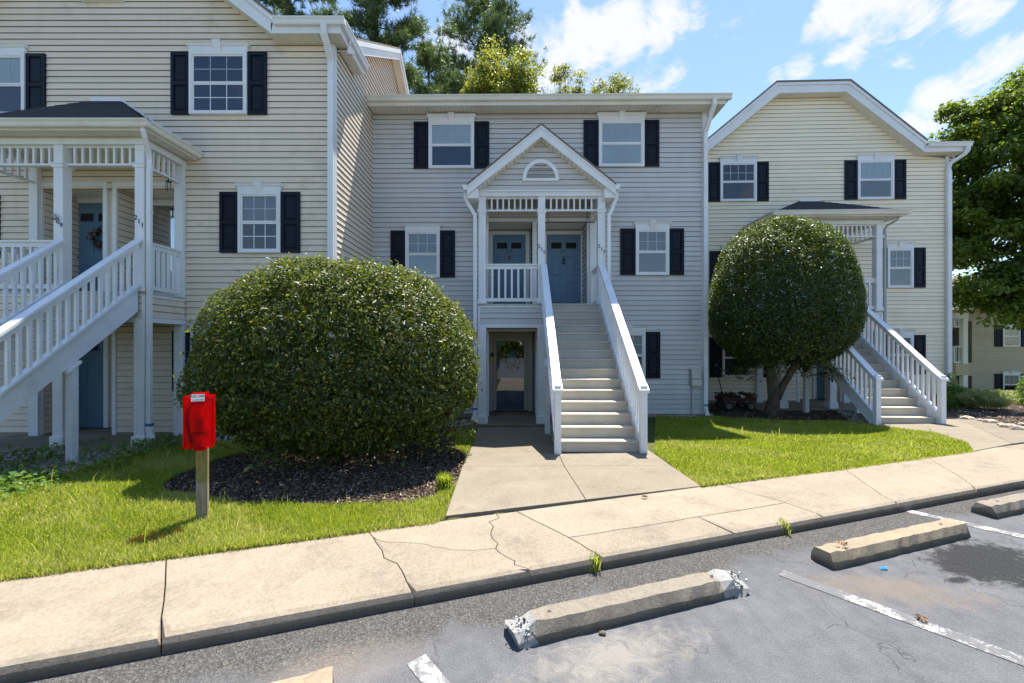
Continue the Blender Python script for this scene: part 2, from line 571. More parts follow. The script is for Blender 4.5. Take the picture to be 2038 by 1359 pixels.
def window(b, fr, u0, u1, v0, v1, off=0.0, cols=3, low_grid=False, fill='room', low=None, head=0.17, key=True, sh=(1, 1), shw=0.385, shl=None, sh_dv=(0, 0), ext=None):
    """a double-hung window with its shutters; sizes come from the measured frame edges"""
    uc, vc = (u0 + u1) / 2, (v0 + v1) / 2
    if ext is None:
        s0, s1 = fr.s(u0, off), fr.s(u1, off)
        z1, z0 = fr.z(uc, v0, off), fr.z(uc, v1, off)
    else:
        s0, s1, z0, z1 = ext
    Y = -off - .014
    fw, yo, yi = 0.055, Y - 0.062, Y + .014
    mb = MB()
    mb.box(s0, s0 + fw, yo, yi, z0, z1).box(s1 - fw, s1, yo, yi, z0, z1)
    mb.box(s0 + fw, s1 - fw, yo + 0.001, yi, z1 - fw, z1).box(s0 + fw, s1 - fw, yo - 0.008, yi, z0, z0 + fw * 0.9)
    w = mb.build('window', M['white'], b)
    zm = (z0 + z1) / 2
    mb = MB()
    a, c = s0 + fw, s1 - fw
    sw = 0.032
    for (q0, q1, y) in ((zm, z1 - fw, Y - 0.048), (z0 + fw * 0.9, zm, Y - 0.040)):
        mb.box(a, a + sw, y, Y - 0.02, q0, q1).box(c - sw, c, y, Y - 0.02, q0, q1)
        mb.box(a + sw, c - sw, y - 0.001, Y - 0.02, q1 - sw, q1).box(a + sw, c - sw, y - 0.001, Y - 0.02, q0, q0 + sw)
    mb.build('sash', M['white'], w)
    yg = Y - 0.034
    MB().add([(a + sw, yg, zm + sw), (c - sw, yg, zm + sw), (c - sw, yg, z1 - fw - sw), (a + sw, yg, z1 - fw - sw)], [(0, 1, 2, 3)]).build('pane', M['glass'], w)
    MB().add([(a + sw, yg + .004, z0 + fw * .9 + sw), (c - sw, yg + .004, z0 + fw * .9 + sw), (c - sw, yg + .004, zm - sw), (a + sw, yg + .004, zm - sw)], [(0, 1, 2, 3)]).build('pane', M['glass'], w)
    mt = MB()
    for (q0, q1, on) in ((zm + sw, z1 - fw - sw, True), (z0 + fw + sw, zm - sw, low_grid)):
        if not on: continue
        for i in range(1, cols):
            x = a + sw + (c - a - 2 * sw) * i / cols
            mt.box(x - 0.008, x + 0.008, Y - 0.033, Y - 0.026, q0, q1)
        mt.box(a + sw, c - sw, Y - 0.0325, Y - 0.0265, (q0 + q1) / 2 - 0.008, (q0 + q1) / 2 + 0.008)
    mt.build('muntin', M['white'], w)
    for (q0, q1, ff) in ((zm, z1 - fw, fill), (z0 + fw, zm, low or fill)):
        if ff in ('blind', 'greyblind'):
            mbl = MB()
            n = max(6, int((q1 - q0) / 0.028))
            for i in range(n):
                zz = q0 + (q1 - q0) * i / n
                h = (q1 - q0) / n
                mbl.add([(a, Y - 0.024, zz), (c, Y - 0.024, zz), (c, Y - 0.020, zz + h * 0.96), (a, Y - 0.020, zz + h * 0.96)], [(0, 1, 2, 3)])
            mbl.add([(a, Y - 0.019, q0), (c, Y - 0.019, q0), (c, Y - 0.019, q1), (a, Y - 0.019, q1)], [(0, 1, 2, 3)])
            mbl.build('blind', M[ff], w)
        else:
            n = 24
            vs, fs = [], []
            for i in range(n + 1):
                x = a + (c - a) * i / n
                yy = Y - 0.0215 + (0.0035 * math.sin(i * 1.9) if ff == 'curtain' else 0)
                vs += [(x, yy, q0), (x, yy, q1)]
            for i in range(n): fs.append((2 * i, 2 * i + 2, 2 * i + 3, 2 * i + 1))
            MB().add(vs, fs).build('curtain' if ff == 'curtain' else 'room', M[ff], w)
    if head:
        mb = MB()
        h0 = z1 + 0.004
        mb.box(s0 - 0.01, s1 + 0.01, Y - 0.055, Y, h0, h0 + head * 0.6)
        pr = [(-0.055, h0 + head * 0.6), (-0.075, h0 + head * 0.72), (-0.08, h0 + head * 0.85), (-0.105, h0 + head), (0, h0 + head), (0, h0 + head * 0.6)]
        mb.prism([(Y + p, q) for p, q in pr], 'yz', s0 - 0.045, s1 + 0.045)
        hd = mb.build('window_header', M['white'], w)
        if key:
            sc = (s0 + s1) / 2
            MB().hull8([(sc - .055, Y - .06, h0 - .03), (sc + .055, Y - .06, h0 - .03), (sc + .055, Y - .0, h0 - .03), (sc - .055, Y, h0 - .03)],
                       [(sc - .085, Y - .125, h0 + head + .03), (sc + .085, Y - .125, h0 + head + .03), (sc + .085, Y, h0 + head + .03), (sc - .085, Y, h0 + head + .03)]).build('keystone', M['white'], w)
    for i, on in enumerate(sh):
        if not on: continue
        x0, x1 = (s0 - shw - 0.004, s0 - 0.004) if i == 0 else (s1 + 0.004, s1 + shw + 0.004)
        shutter(b, x0, x1, z0 + 0.005, z1 + 0.01, Y + .008)
    return (s0, s1, z0, z1)


def shutter(b, x0, x1, z0, z1, Y):
    mb = MB()
    st = 0.062
    y1, yb = Y - 0.045, Y - 0.012
    zm = z0 + (z1 - z0) * 0.5
    mb.box(x0, x0 + st, y1, yb, z0, z1).box(x1 - st, x1, y1, yb, z0, z1)
    for (q0, q1) in ((z0, z0 + st * 1.2), (zm - st * .6, zm + st * .6), (z1 - st * 1.1, z1)):
        mb.box(x0 + st, x1 - st, y1 + .001, yb, q0, q1)
    mb.box(x0 + st, x1 - st, Y - 0.024, yb + .001, z0 + st, z1 - st)
    s = mb.build('shutter', M['shutter'], b)
    for (q0, q1) in ((z0 + st * 1.2, zm - st * .6), (zm + st * .6, z1 - st * 1.1)):
        e = 0.012; g = 0.04
        MB().hull8([(x0 + st + e, Y - .022, q0 + e), (x1 - st - e, Y - .022, q0 + e), (x1 - st - e, Y - .022, q1 - e), (x0 + st + e, Y - .022, q1 - e)],
                   [(x0 + st + g, Y - .040, q0 + g), (x1 - st - g, Y - .040, q0 + g), (x1 - st - g, Y - .040, q1 - g), (x0 + st + g, Y - .040, q1 - g)]).build('shutter_panel', M['shutter'], s)


def text_mesh(name, txt, size, mat, parent, loc, rot=(math.radians(90), 0, 0), depth=0.004, shear=0.0, sx=1.0):
    cu = bpy.data.curves.new(name, 'FONT')
    cu.body = txt; cu.size = size; cu.extrude = depth; cu.align_x = 'CENTER'; cu.align_y = 'CENTER'; cu.shear = shear
    tmp = bpy.data.objects.new('tmp', cu)
    COL.objects.link(tmp)
    dg = bpy.context.evaluated_depsgraph_get()
    me = bpy.data.meshes.new_from_object(tmp.evaluated_get(dg))
    bpy.data.objects.remove(tmp); bpy.data.curves.remove(cu)
    me.name = name
    me.materials.clear()
    o = link(name, me, parent, mat)
    og = ORG.get(parent, Vector())
    o.location = Vector(loc) - og
    o.rotation_euler = rot
    o.scale = (sx, 1, 1)
    return o


def door(b, s0, s1, z0, z1, Y, handle=1, lites=True, casing=M['white']):
    mb = MB()
    cw = 0.1
    mb.box(s0 - cw, s0 - .002, Y - .06, Y + .02, z0, z1 + cw).box(s1 + .002, s1 + cw, Y - .06, Y + .02, z0, z1 + cw).box(s0 - .002, s1 + .002, Y - .061, Y + .02, z1 + .003, z1 + cw)
    d = MB().box(s0, s1, Y - .03, Y + .01, z0, z1).build('door', M['door'], b)
    mb.build('door_frame', casing, d)
    w = s1 - s0
    cols = ((s0 + .13 * w, s0 + .44 * w), (s0 + .56 * w, s0 + .87 * w))
    H = z1 - z0
    rows = [(.08, .38), (.44, .73)] + ([] if lites else [(.79, .92)])
    for (a, c) in cols:
        for (r0, r1) in rows:
            q0, q1 = z0 + r0 * H, z0 + r1 * H
            mp = MB()
            e = .02
            for (xa, xb, za, zb) in ((a, c, q0, q0 + e), (a, c, q1 - e, q1), (a, a + e, q0 + e, q1 - e), (c - e, c, q0 + e, q1 - e)):
                mp.box(xa, xb, Y - .036, Y - .0301, za, zb)
            mp.hull8([(a + .035, Y - .0302, q0 + .035), (c - .035, Y - .0302, q0 + .035), (c - .035, Y - .0302, q1 - .035), (a + .035, Y - .0302, q1 - .035)],
                     [(a + .055, Y - .038, q0 + .055), (c - .055, Y - .038, q0 + .055), (c - .055, Y - .038, q1 - .055), (a + .055, Y - .038, q1 - .055)])
            mp.build('door_panel', M['door'], d)
        if lites:
            q0, q1 = z0 + .815 * H, z0 + .895 * H
            MB().box(a - .015, c + .015, Y - .042, Y - .0301, q0 - .02, q0).box(a - .015, c + .015, Y - .042, Y - .0301, q1, q1 + .02).box(a - .015, a, Y - .042, Y - .0301, q0, q1).box(c, c + .015, Y - .042, Y - .0301, q0, q1).build('lite_frame', M['door'], d)
            MB().box(a, c, Y - .034, Y - .0302, q0, q1).build('door_glass', M['room'], d)
    hx = s1 - .07 if handle > 0 else s0 + .07
    mh = MB()
    mh.lathe([(.012, 0), (.014, -.03), (.03, -.04), (.033, -.06), (.02, -.078)], (hx, Y - .03, z0 + .95), 12, axis='y')
    mh.lathe([(.03, 0), (.03, -.012), (.018, -.02), (.018, -.03)], (hx, Y - .03, z0 + 1.12), 12, axis='y')
    mh.build('door_handle', M['steel'], d, smooth=True)
    MB().box(s0 - .05, s1 + .05, Y - .1, Y + .02, z0 - .03, z0 - .001).build('threshold', M['darkmetal'], d)
    return d


GUT = [(0, 0), (-.07, 0), (-.085, .03), (-.09, .07), (-.118, .105), (-.118, .125), (-.105, .125), (-.105, .112), (0, .108)]


def gutter_x(b, x0, x1, y, z, mat):
    return MB().prism([(y + p, z + q) for p, q in GUT], 'yz', x0, x1).build('gutter', mat, b)


def gutter_y(b, y0, y1, x, z, sg, mat):
    return MB().prism([(x - sg * p, z + q) for p, q in GUT], 'xz', y0, y1).build('gutter', mat, b)


def soffit_x(b, x0, x1, y0, y1, z, mat, pitch=0.1, name='soffit'):
    """vented soffit: ribbed panels with open joints"""
    mb = MB()
    n = max(1, int(round((x1 - x0) / pitch)))
    p = (x1 - x0) / n
    for i in range(n):
        mb.box(x0 + i * p + .004, x0 + (i + 1) * p - .004, y0, y1, z, z + .012)
    mb.box(x0, x1, y0, y1, z + .014, z + .03)
    return mb.build(name, mat, b)


def soffit_y(b, x0, x1, y0, y1, z, mat, pitch=0.1):
    mb = MB()
    n = max(1, int(round((y1 - y0) / pitch)))
    p = (y1 - y0) / n
    for i in range(n):
        mb.box(x0, x1, y0 + i * p + .004, y0 + (i + 1) * p - .004, z, z + .012)
    mb.box(x0, x1, y0, y1, z + .014, z + .03)
    return mb.build('soffit', mat, b)


# ------------------------------------------------------------------ porch
def picket_row(part, p, q, z0, z1, n, w=0.045, name='baluster', mat=None, skip=()):
    """n upright pickets between p and q (plan points), sharing one mesh"""
    first = None
    for i in range(n):
        t = (i + 1) / (n + 1)
        x, y = p[0] + (q[0] - p[0]) * t, p[1] + (q[1] - p[1]) * t
        if first is None:
            first = MB().box(x - w / 2, x + w / 2, y - w / 2, y + w / 2, z0, z1).build(name, mat or M['white'], part)
            fx, fy = x, y
        else:
            copy_of(first, x - fx, y - fy)


def column(root, x, y, z0, z1, w, plinth, cap, mat):
    mb = MB().box(x - w / 2, x + w / 2, y - w / 2, y + w / 2, z0, z1)
    c = mb.build('column', mat, root, bevel=0.006)
    pw = w / 2 + plinth[0]
    MB().hull8([(x - pw, y - pw, z0), (x + pw, y - pw, z0), (x + pw, y + pw, z0), (x - pw, y + pw, z0)],
               [(x - pw, y - pw, z0 + plinth[1]), (x + pw, y - pw, z0 + plinth[1]), (x + pw, y + pw, z0 + plinth[1]), (x - pw, y + pw, z0 + plinth[1])]).build('plinth', mat, c, bevel=0.01)
    if cap:
        cw = w / 2 + .018
        mc = MB().box(x - cw, x + cw, y - cw, y + cw, cap, cap + .085)
        mc.box(x - cw - .012, x + cw + .012, y - cw - .012, y + cw + .012, cap + .060, cap + .075)
        mc.build('capital', mat, c)
    return c


def rail_run(root, p, q, zt, zb, n, name='railing'):
    mb = MB()
    mb.bar((*p, zt), (*q, zt), .1, .035)
    mb.bar((*p, zt - .06), (*q, zt - .06), .045, .085)
    r = mb.build(name, M['white'], root)
    MB().bar((*p, zb), (*q, zb), .045, .08).build('bottom_rail', M['white'], r)
    picket_row(r, p, q, zb + .03, zt - .10, n)
    return r


def porch(fr, root, xs, yc, floor, slab, top, frz, rail_bays, sid, lapm, nums=None, band=0.5, nb=7):
    W = .17
    y = yc
    x0, x2 = xs[0], xs[-1]
    # deck and the siding band round it
    yf = y - .07
    MB().box(x0 - .09, x2 + .09, yf, -.02, floor - .045, floor).build('deck', M['tread'], root)
    bd = MB().box(x0 - .07, x2 + .07, yf + .02, -.03, floor - band, floor - .047).build('deck_band', M['sheath'], root)
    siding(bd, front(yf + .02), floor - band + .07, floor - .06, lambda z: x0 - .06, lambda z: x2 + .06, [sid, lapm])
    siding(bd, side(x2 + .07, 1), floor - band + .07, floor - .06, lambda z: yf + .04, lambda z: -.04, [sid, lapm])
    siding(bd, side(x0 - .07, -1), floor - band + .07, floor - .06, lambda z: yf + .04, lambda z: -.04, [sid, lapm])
    mb = MB()
    for (za, zb, e) in ((floor - band - .015, floor - band + .075, .026), (floor - .085, floor - .048, .026)):
        mb.box(x0 - .07 - e, x2 + .07 + e, yf + .02 - e, yf + .02, za, zb)
        mb.box(x2 + .07, x2 + .07 + e, yf + .021, -.03, za, zb).box(x0 - .07 - e, x0 - .07, yf + .021, -.03, za, zb)
    for xx in (x0 - .07, x2 + .07):
        mb.box(xx - .028, xx + .028, yf - .012, yf + .045, floor - band + .076, floor - .086)
    mb.build('band_trim', M['white'], bd)
    # ceiling under the upper floor is the band's own underside
    for i, x in enumerate(xs):
        c = column(root, x, y, floor, top, W, (.022, .11), frz - .05, M['white'])
        if nums and nums[i]:
            for k, ch in enumerate(nums[i]):
                text_mesh('house_number', ch, .125, M['numeral'], c, (x - .06 + .06 * k, y - W / 2 - .004, floor + 1.33 - .068 * k))
        column(root, x, y, slab, floor - band - .017, .19, (.03, .19), None, M['white'])
    # beam and frieze
    mb = MB()
    mb.box(x0 - .1, x2 + .1, y - .1, y + .1, top, top + .10)
    mb.box(x0 - .1, x0 + .1, y + .1, -.0, top, top + .10).box(x2 - .1, x2 + .1, y + .1, -.0, top, top + .10)
    mb.build('beam', M['white'], root)
    for i in range(len(xs) - 1):
        a, c = xs[i] + W / 2, xs[i + 1] - W / 2
        f = MB().box(a, c, y - .045, y + .045, frz, frz + .035).box(a, c, y - .03, y + .03, top - .035, top - .001).build('frieze', M['white'], root)
        picket_row(f, (a, y), (c, y), frz + .035, top - .035, 8, .036, 'frieze_slat')
        if rail_bays[i]:
            rail_run(root, (a, y), (c, y), floor + .92, floor + .10, nb)
    for x in (x0, x2):
        f = MB().box(x - .04, x + .04, y + W / 2, -.1, frz, frz + .035).build('frieze', M['white'], root)
        picket_row(f, (x, y + W / 2), (x, -.1), frz + .035, top - .001, 5, .036, 'frieze_slat')
        rail_run(root, (x, y + W / 2), (x, -.1), floor + .92, floor + .10, 5)
        MB().box(x - .085, x + .085, -.1, -.02, floor, top - .001).build('pilaster', M['white'], root)
        MB().box(x - .095, x + .095, -.1, -.02, slab, floor - band - .02).build('pilaster', M['white'], root)
    # ceiling
    MB().box(x0 - .09, x2 + .09, y - .09, -.02, top + .101, top + .125).build('ceiling', M['cream'], root)


def staircase(fr, root, x0, x1, y_top, floor, zb, n, run, rail=0.92, posts=(), tilt=True, tmat=None):
    """stair from the deck edge (y_top) down towards the viewer: separate treads, risers, stringers and rails"""
    rise = (floor - zb) / n
    tm = tmat or M['tread']
    for i in range(n):
        zt = floor - i * rise
        yy = y_top - i * run
        MB().box(x0, x1, yy - .012, yy + .012, zt - rise + .002, zt - .036).build('riser', tm, root)
        if i > 0:
            MB().box(x0, x1, yy - .035, yy + run - .013, zt - .034, zt).build('tread', tm, root, bevel=.006)
    MB().box(x0, x1, y_top - .035, y_top + .05, floor - .034, floor + .001).build('tread', tm, root, bevel=.006)
    y_bot = y_top - (n - 1) * run
    sl = rise / run
    zl = lambda y: floor + (y - y_top) * sl          # nosing line
    nw = .105
    for k, x in enumerate((x0, x1)):
        sg = -1 if k == 0 else 1
        xa, xb = sorted((x + sg * .003, x + sg * .045))
        ya, yb = y_top, y_bot - .03
        st = MB().prism([(ya, zl(ya) + .10), (yb, zl(yb) + .10), (yb, zb), (yb + .12, zb), (ya, zl(ya) - .36)], 'yz', xa, xb).build('stringer', M['stair_white'], root)
        xm = x + sg * .05
        # upper moulding on the stringer
        MB().hull8([(xm - .055, ya, zl(ya) + .10), (xm + .045, ya, zl(ya) + .10), (xm + .045, ya, zl(ya) + .145), (xm - .055, ya, zl(ya) + .145)],
                   [(xm - .055, yb, zl(yb) + .10), (xm + .045, yb, zl(yb) + .10), (xm + .045, yb, zl(yb) + .145), (xm - .055, yb, zl(yb) + .145)]).build('shoe_rail', M['stair_white'], st)
        yn = y_bot - .03 - nw / 2
        zn = zl(y_bot) + rail
        xm2 = xm
        MB().box(xm2 - nw / 2, xm2 + nw / 2, yn - nw / 2, yn + nw / 2, zb - .02, zn - .02).build('newel_post', M['stair_white'], root, bevel=.005)
        hr = MB()
        p, q = (xm2, ya, zl(ya) + rail), (xm2, yn - .05, zl(yn - .05) + rail)
        hr.bar(p, q, .14, .045)
        hr.bar((xm2, ya, zl(ya) + rail - .075), (xm2, yn + nw / 2, zl(yn + nw / 2) + rail - .075), .05, .10)
        h = hr.build('handrail', M['stair_white'], root)
        # level cap over the newel
        mbc = MB().hull8([(xm2 - .075, yn - .08, zl(yn - .06) + rail - .02), (xm2 + .075, yn - .08, zl(yn - .06) + rail - .02), (xm2 + .075, yn - .08, zl(yn - .06) + rail + .028), (xm2 - .075, yn - .08, zl(yn - .06) + rail + .028)],
                         [(xm2 - .075, yn + .06, zl(yn + .06) + rail - .02), (xm2 + .075, yn + .06, zl(yn + .06) + rail - .02), (xm2 + .075, yn + .06, zl(yn + .06) + rail + .028), (xm2 - .075, yn + .06, zl(yn + .06) + rail + .028)])
        mbc.build('newel_cap', M['stair_white'], h)
        nbal = int((ya - yb) / .128)
        first = None
        for i in range(nbal):
            yy = ya - .07 - i * .128
            if yy < yb + .03: break
            w = .042
            if first is None:
                first = MB().hull8([(xm2 - w / 2, yy - w / 2, zl(yy - w / 2) + .145), (xm2 + w / 2, yy - w / 2, zl(yy - w / 2) + .145), (xm2 + w / 2, yy + w / 2, zl(yy + w / 2) + .145), (xm2 - w / 2, yy + w / 2, zl(yy + w / 2) + .145)],
                                   [(xm2 - w / 2, yy - w / 2, zl(yy) + rail - .1), (xm2 + w / 2, yy - w / 2, zl(yy) + rail - .1), (xm2 + w / 2, yy + w / 2, zl(yy) + rail - .1), (xm2 - w / 2, yy + w / 2, zl(yy) + rail - .1)]).build('baluster', M['stair_white'], h)
                fy = yy
            else:
                copy_of(first, 0, yy - fy, (yy - fy) * sl)
        for py in posts:
            zz = zl(py) - .34
            sp = MB().box(xm - .06, xm + .04, py - .05, py + .05, zb - .15, zz).build('support_post', M['stair_white'], root)
            MB().hull8([(xm - .075, py - .09, zl(py - .09) - .37), (xm + .055, py - .09, zl(py - .09) - .37), (xm + .055, py - .09, zl(py - .09) - .33), (xm - .075, py - .09, zl(py - .09) - .33)],
                       [(xm - .075, py + .09, zl(py + .09) - .37), (xm + .055, py + .09, zl(py + .09) - .37), (xm + .055, py + .09, zl(py + .09) - .33), (xm - .075, py + .09, zl(py + .09) - .33)]).build('post_cap', M['stair_white'], sp)
    return y_bot


def hip_porch_roof(root, xs, yc, top, ridge0, ridge1, zr, over=.33, gz=None, gmat=None):
    """shingled hip roof against the wall, with gutters, fascia and soffit"""
    z0 = top + .13
    xa, xb, ya = xs[0] - over, xs[-1] + over, yc - over
    ze = z0 + .15
    roof = MB().add([(xa, ya, ze), (xb, ya, ze), (ridge1, -.02, zr), (ridge0, -.02, zr), (xa, -.02, ze), (xb, -.02, ze)],
                    [(0, 1, 2, 3), (1, 5, 2), (0, 3, 4), (0, 4, 5, 1)]).build('roof', M['shingle'], root)
    # shingle courses stepping up each slope
    def course(p0, p1, q0, q1, n):
        p0, p1, q0, q1 = map(Vector, (p0, p1, q0, q1))
        nor = (p1 - p0).cross(q0 - p0).normalized()
        if nor.z < 0: nor = -nor
        for i in range(n):
            t0, t1 = i / n, (i + 1.12) / n
            t1 = min(t1, 1)
            a, b_, c, d = p0.lerp(q0, t0), p1.lerp(q1, t0), p1.lerp(q1, t1), p0.lerp(q0, t1)
            up = nor * .014
            lo = nor * .003
            MB().hull8([a + lo, b_ + lo, c + lo * .3, d + lo * .3], [a + up, b_ + up, c + lo * 1.2, d + lo * 1.2]).build('shingle_course', M['shingle'], roof)
    course((xa, ya, ze), (xb, ya, ze), (ridge0, -.02, zr), (ridge1, -.02, zr), 11)
    course((xb, ya, ze), (xb, -.02, ze), (ridge1, -.02, zr), (ridge1, -.021, zr), 11)
    course((xa, -.02, ze), (xa, ya, ze), (ridge0, -.021, zr), (ridge0, -.02, zr), 11)
    fl = MB()
    for (p, q) in (((ridge0, -.03, zr + .02), (ridge1, -.03, zr + .02)), ((ridge1, -.03, zr + .02), (xb, -.03, ze + .03))):
        fl.bar(p, q, .03, .07)
    fl.build('flashing', M['white'], roof)
    mb = MB()
    mb.box(xa + .02, xb - .02, ya + .0, ya + .022, z0, ze - .01)
    mb.box(xb - .022, xb, ya + .022, -.03, z0, ze - .01).box(xa, xa + .022, ya + .022, -.03, z0, ze - .01)
    mb.build('fascia', M['cream'], root)
    s = soffit_x(root, xa + .03, xb - .03, ya + .03, -.03, z0 + .002, M['cream'])
    gutter_x(root, xa - .1, xb + .1, ya, z0 + .035, M['cream'])
    gutter_y(root, ya, -.03, xb, z0 + .0352, 1, M['cream'])
    gutter_y(root, ya, -.03, xa, z0 + .0352, -1, M['cream'])
    return z0


def downspout(b, path, w=.075, d=.06, mat=None, bands=()):
    o = MB().rect_pipe(path, w, d).build('downspout', mat or M['white'], b)
    for (x, y, z) in bands:
        MB().box(x - w / 2 - .008, x + w / 2 + .008, y - d / 2 - .006, y + d / 2 + .006, z - .02, z + .02).build('strap', mat or M['white'], o)
    return o


def drain_boot(b, x, y, z, dx=-.02, dy=-.08):
    """white corrugated pipe at the foot of a downspout, joined with blue tape"""
    n = 13
    path, rad = [], []
    for i in range(n):
        t = i / (n - 1)
        path.append((x + dx * t * t, y + dy * t * t, z - .24 * t)); rad.append(.062 if i % 2 else .05)
    o = MB().tube(path, rad, 12).build('drain_pipe', M['white'], b)
    MB().box(x - .048, x + .048, y - .042, y + .042, z - .005, z + .05).build('tape', M['bluetape'], o)
    return o





def plain_body(b, fr, S0, S1, D, z0, ztop, opens, rd, mat):
    """solid wall mass with recessed entries: opens = (s0, s1, za, zb) stacked in one bay"""
    mb = MB()
    if not opens:
        mb.box(S0, S1, 0, D, z0, ztop)
    else:
        a = min(o[0] for o in opens); c = max(o[1] for o in opens)
        mb.box(S0, a, 0, D, z0, ztop).box(c, S1, 0, D, z0, ztop)
        mb.box(a, c, rd + .02, D, z0, ztop)
        zs = z0
        for (s0, s1, za, zb) in sorted(opens, key=lambda o: o[2]):
            if za > zs + .01: mb.box(a, c, 0, rd + .02, zs, za)
            if s0 > a + .01: mb.box(a, s0, 0, rd + .02, za, zb)
            if s1 < c - .01: mb.box(s1, c, 0, rd + .02, za, zb)
            zs = zb
        mb.box(a, c, 0, rd + .02, zs, ztop)
    return mb.build('wall', mat, b)


def recess(b, wall, s0, s1, za, zb, rd, sid, lapm, trim=.075, walls=True, joined=False):
    """siding on the inside of an entry recess, with white corner trim and ceiling"""
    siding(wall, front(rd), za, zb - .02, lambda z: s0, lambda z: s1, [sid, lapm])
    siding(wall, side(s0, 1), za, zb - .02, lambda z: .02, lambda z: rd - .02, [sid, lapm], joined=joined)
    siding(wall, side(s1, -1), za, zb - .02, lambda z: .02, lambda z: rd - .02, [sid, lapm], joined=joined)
    mb = MB()
    mb.box(s0 - trim, s0 + .004, -.024, .03, za, zb).box(s1 - .004, s1 + trim, -.024, .03, za, zb)
    mb.box(s0 - trim, s1 + trim, -.025, .03, zb, zb + trim)
    mb.build('opening_trim', M['white'], wall)
    MB().box(s0 + .02, s1 - .02, .03, rd - .02, zb - .018, zb - .002).build('recess_ceiling', M['cream'], wall)


def entry_light(b, x, y, z):
    MB().box(x - .11, x + .11, y - .02, y, z - .03, z + .03).build('door_plate', M['cream'], b)

# ------------------------------------------------------------------ the ground
SLOPE = .34
CP = 1 / math.sqrt(1 + SLOPE * SLOPE)


def q_of(x, y):
    return (y - (4.08 + SLOPE * x)) * CP


def g(x, y):
    """yard height: falls gently from the sidewalk (0.10) to the houses"""
    q = q_of(x, y)
    z = .10 - .054 * np.clip(q, 0, 5.0)
    z = z - .10 * np.clip(np.asarray(y) - 14.5, 0, 14) * np.clip((np.asarray(x) - 9) / 4, 0, 1)
    # low mounds of mulch under the big shrub and round the clipped tree
    z = z + .09 * np.exp(-(((np.asarray(x) + 2.75) / 1.7) ** 2 + ((np.asarray(y) - 6.2) / 1.3) ** 2))
    z = z + .10 * np.exp(-(((np.asarray(x) - 6.4) / 1.3) ** 2 + ((np.asarray(y) - 10.9) / 1.0) ** 2))
    return z


def G(u, v):
    z = .1
    for _ in range(12):
        d = FPX * (CAMZ - z) / (v - V0)
        x = (u - U0) * d / FPX
        z = float(g(x, d))
    return x, d, z


def Gz(u, v, z):
    d = FPX * (CAMZ - z) / (v - V0)
    return (u - U0) * d / FPX, d


def to_px(x, y, z):
    return U0 + FPX * x / y, V0 - FPX * (z - CAMZ) / y


def inpoly(px, py, poly):
    px, py = np.asarray(px), np.asarray(py)
    r = np.zeros(px.shape, bool)
    n = len(poly)
    for i in range(n):
        x0, y0 = poly[i]; x1, y1 = poly[(i + 1) % n]
        c = ((y0 > py) != (y1 > py)) & (px < (x1 - x0) * (py - y0) / (y1 - y0 + 1e-12) + x0)
        r ^= c
    return r


def ground_poly(pts):
    return [G(u, v)[:2] for u, v in pts]


LAWN_L = ground_poly([(-420, 1215), (0, 1150), (330, 1114), (730, 1060), (884, 1030), (903, 968), (888, 975), (860, 992), (800, 1003), (640, 1008), (470, 1002), (330, 980), (318, 968), (350, 948), (430, 915), (520, 893),
                      (560, 880), (430, 880), (330, 888), (250, 908), (130, 945), (0, 960), (-420, 985)])
LAWN_R = ground_poly([(1303, 900), (1396, 970), (1660, 938), (1936, 900), (1925, 882), (1862, 862), (1745, 848), (1690, 838), (1560, 838), (1450, 832), (1420, 829), (1305, 829)])
MULCH_L = ground_poly([(318, 968), (330, 982), (470, 1004), (640, 1010), (800, 1006), (862, 994), (892, 975), (910, 950), (930, 900), (947, 862), (900, 852), (700, 858), (560, 880), (520, 893), (430, 915), (350, 948)])
MULCH_R = ground_poly([(1416, 826), (1450, 833), (1560, 839), (1690, 838), (1700, 822), (1600, 806), (1410, 806)])
LAWN_L2 = ground_poly([(905, 860), (947, 858), (948, 880), (925, 905), (905, 890)])
GRAVEL = [ground_poly([(-300, 960), (130, 945), (250, 908), (330, 888), (430, 880), (700, 862), (945, 845), (945, 835), (300, 862), (-300, 880)]),
          ground_poly([(1085, 846), (1120, 850), (1120, 910), (1095, 870)]),
          ground_poly([(1300, 829), (1420, 829), (1420, 823), (1300, 823)]),
          ground_poly([(1600, 806), (1700, 822), (1740, 845), (1720, 850), (1690, 838), (1660, 812)])]
BED_R = ground_poly([(1880, 822), (1960, 838), (2160, 868), (2400, 860), (2400, 800), (1880, 795)])


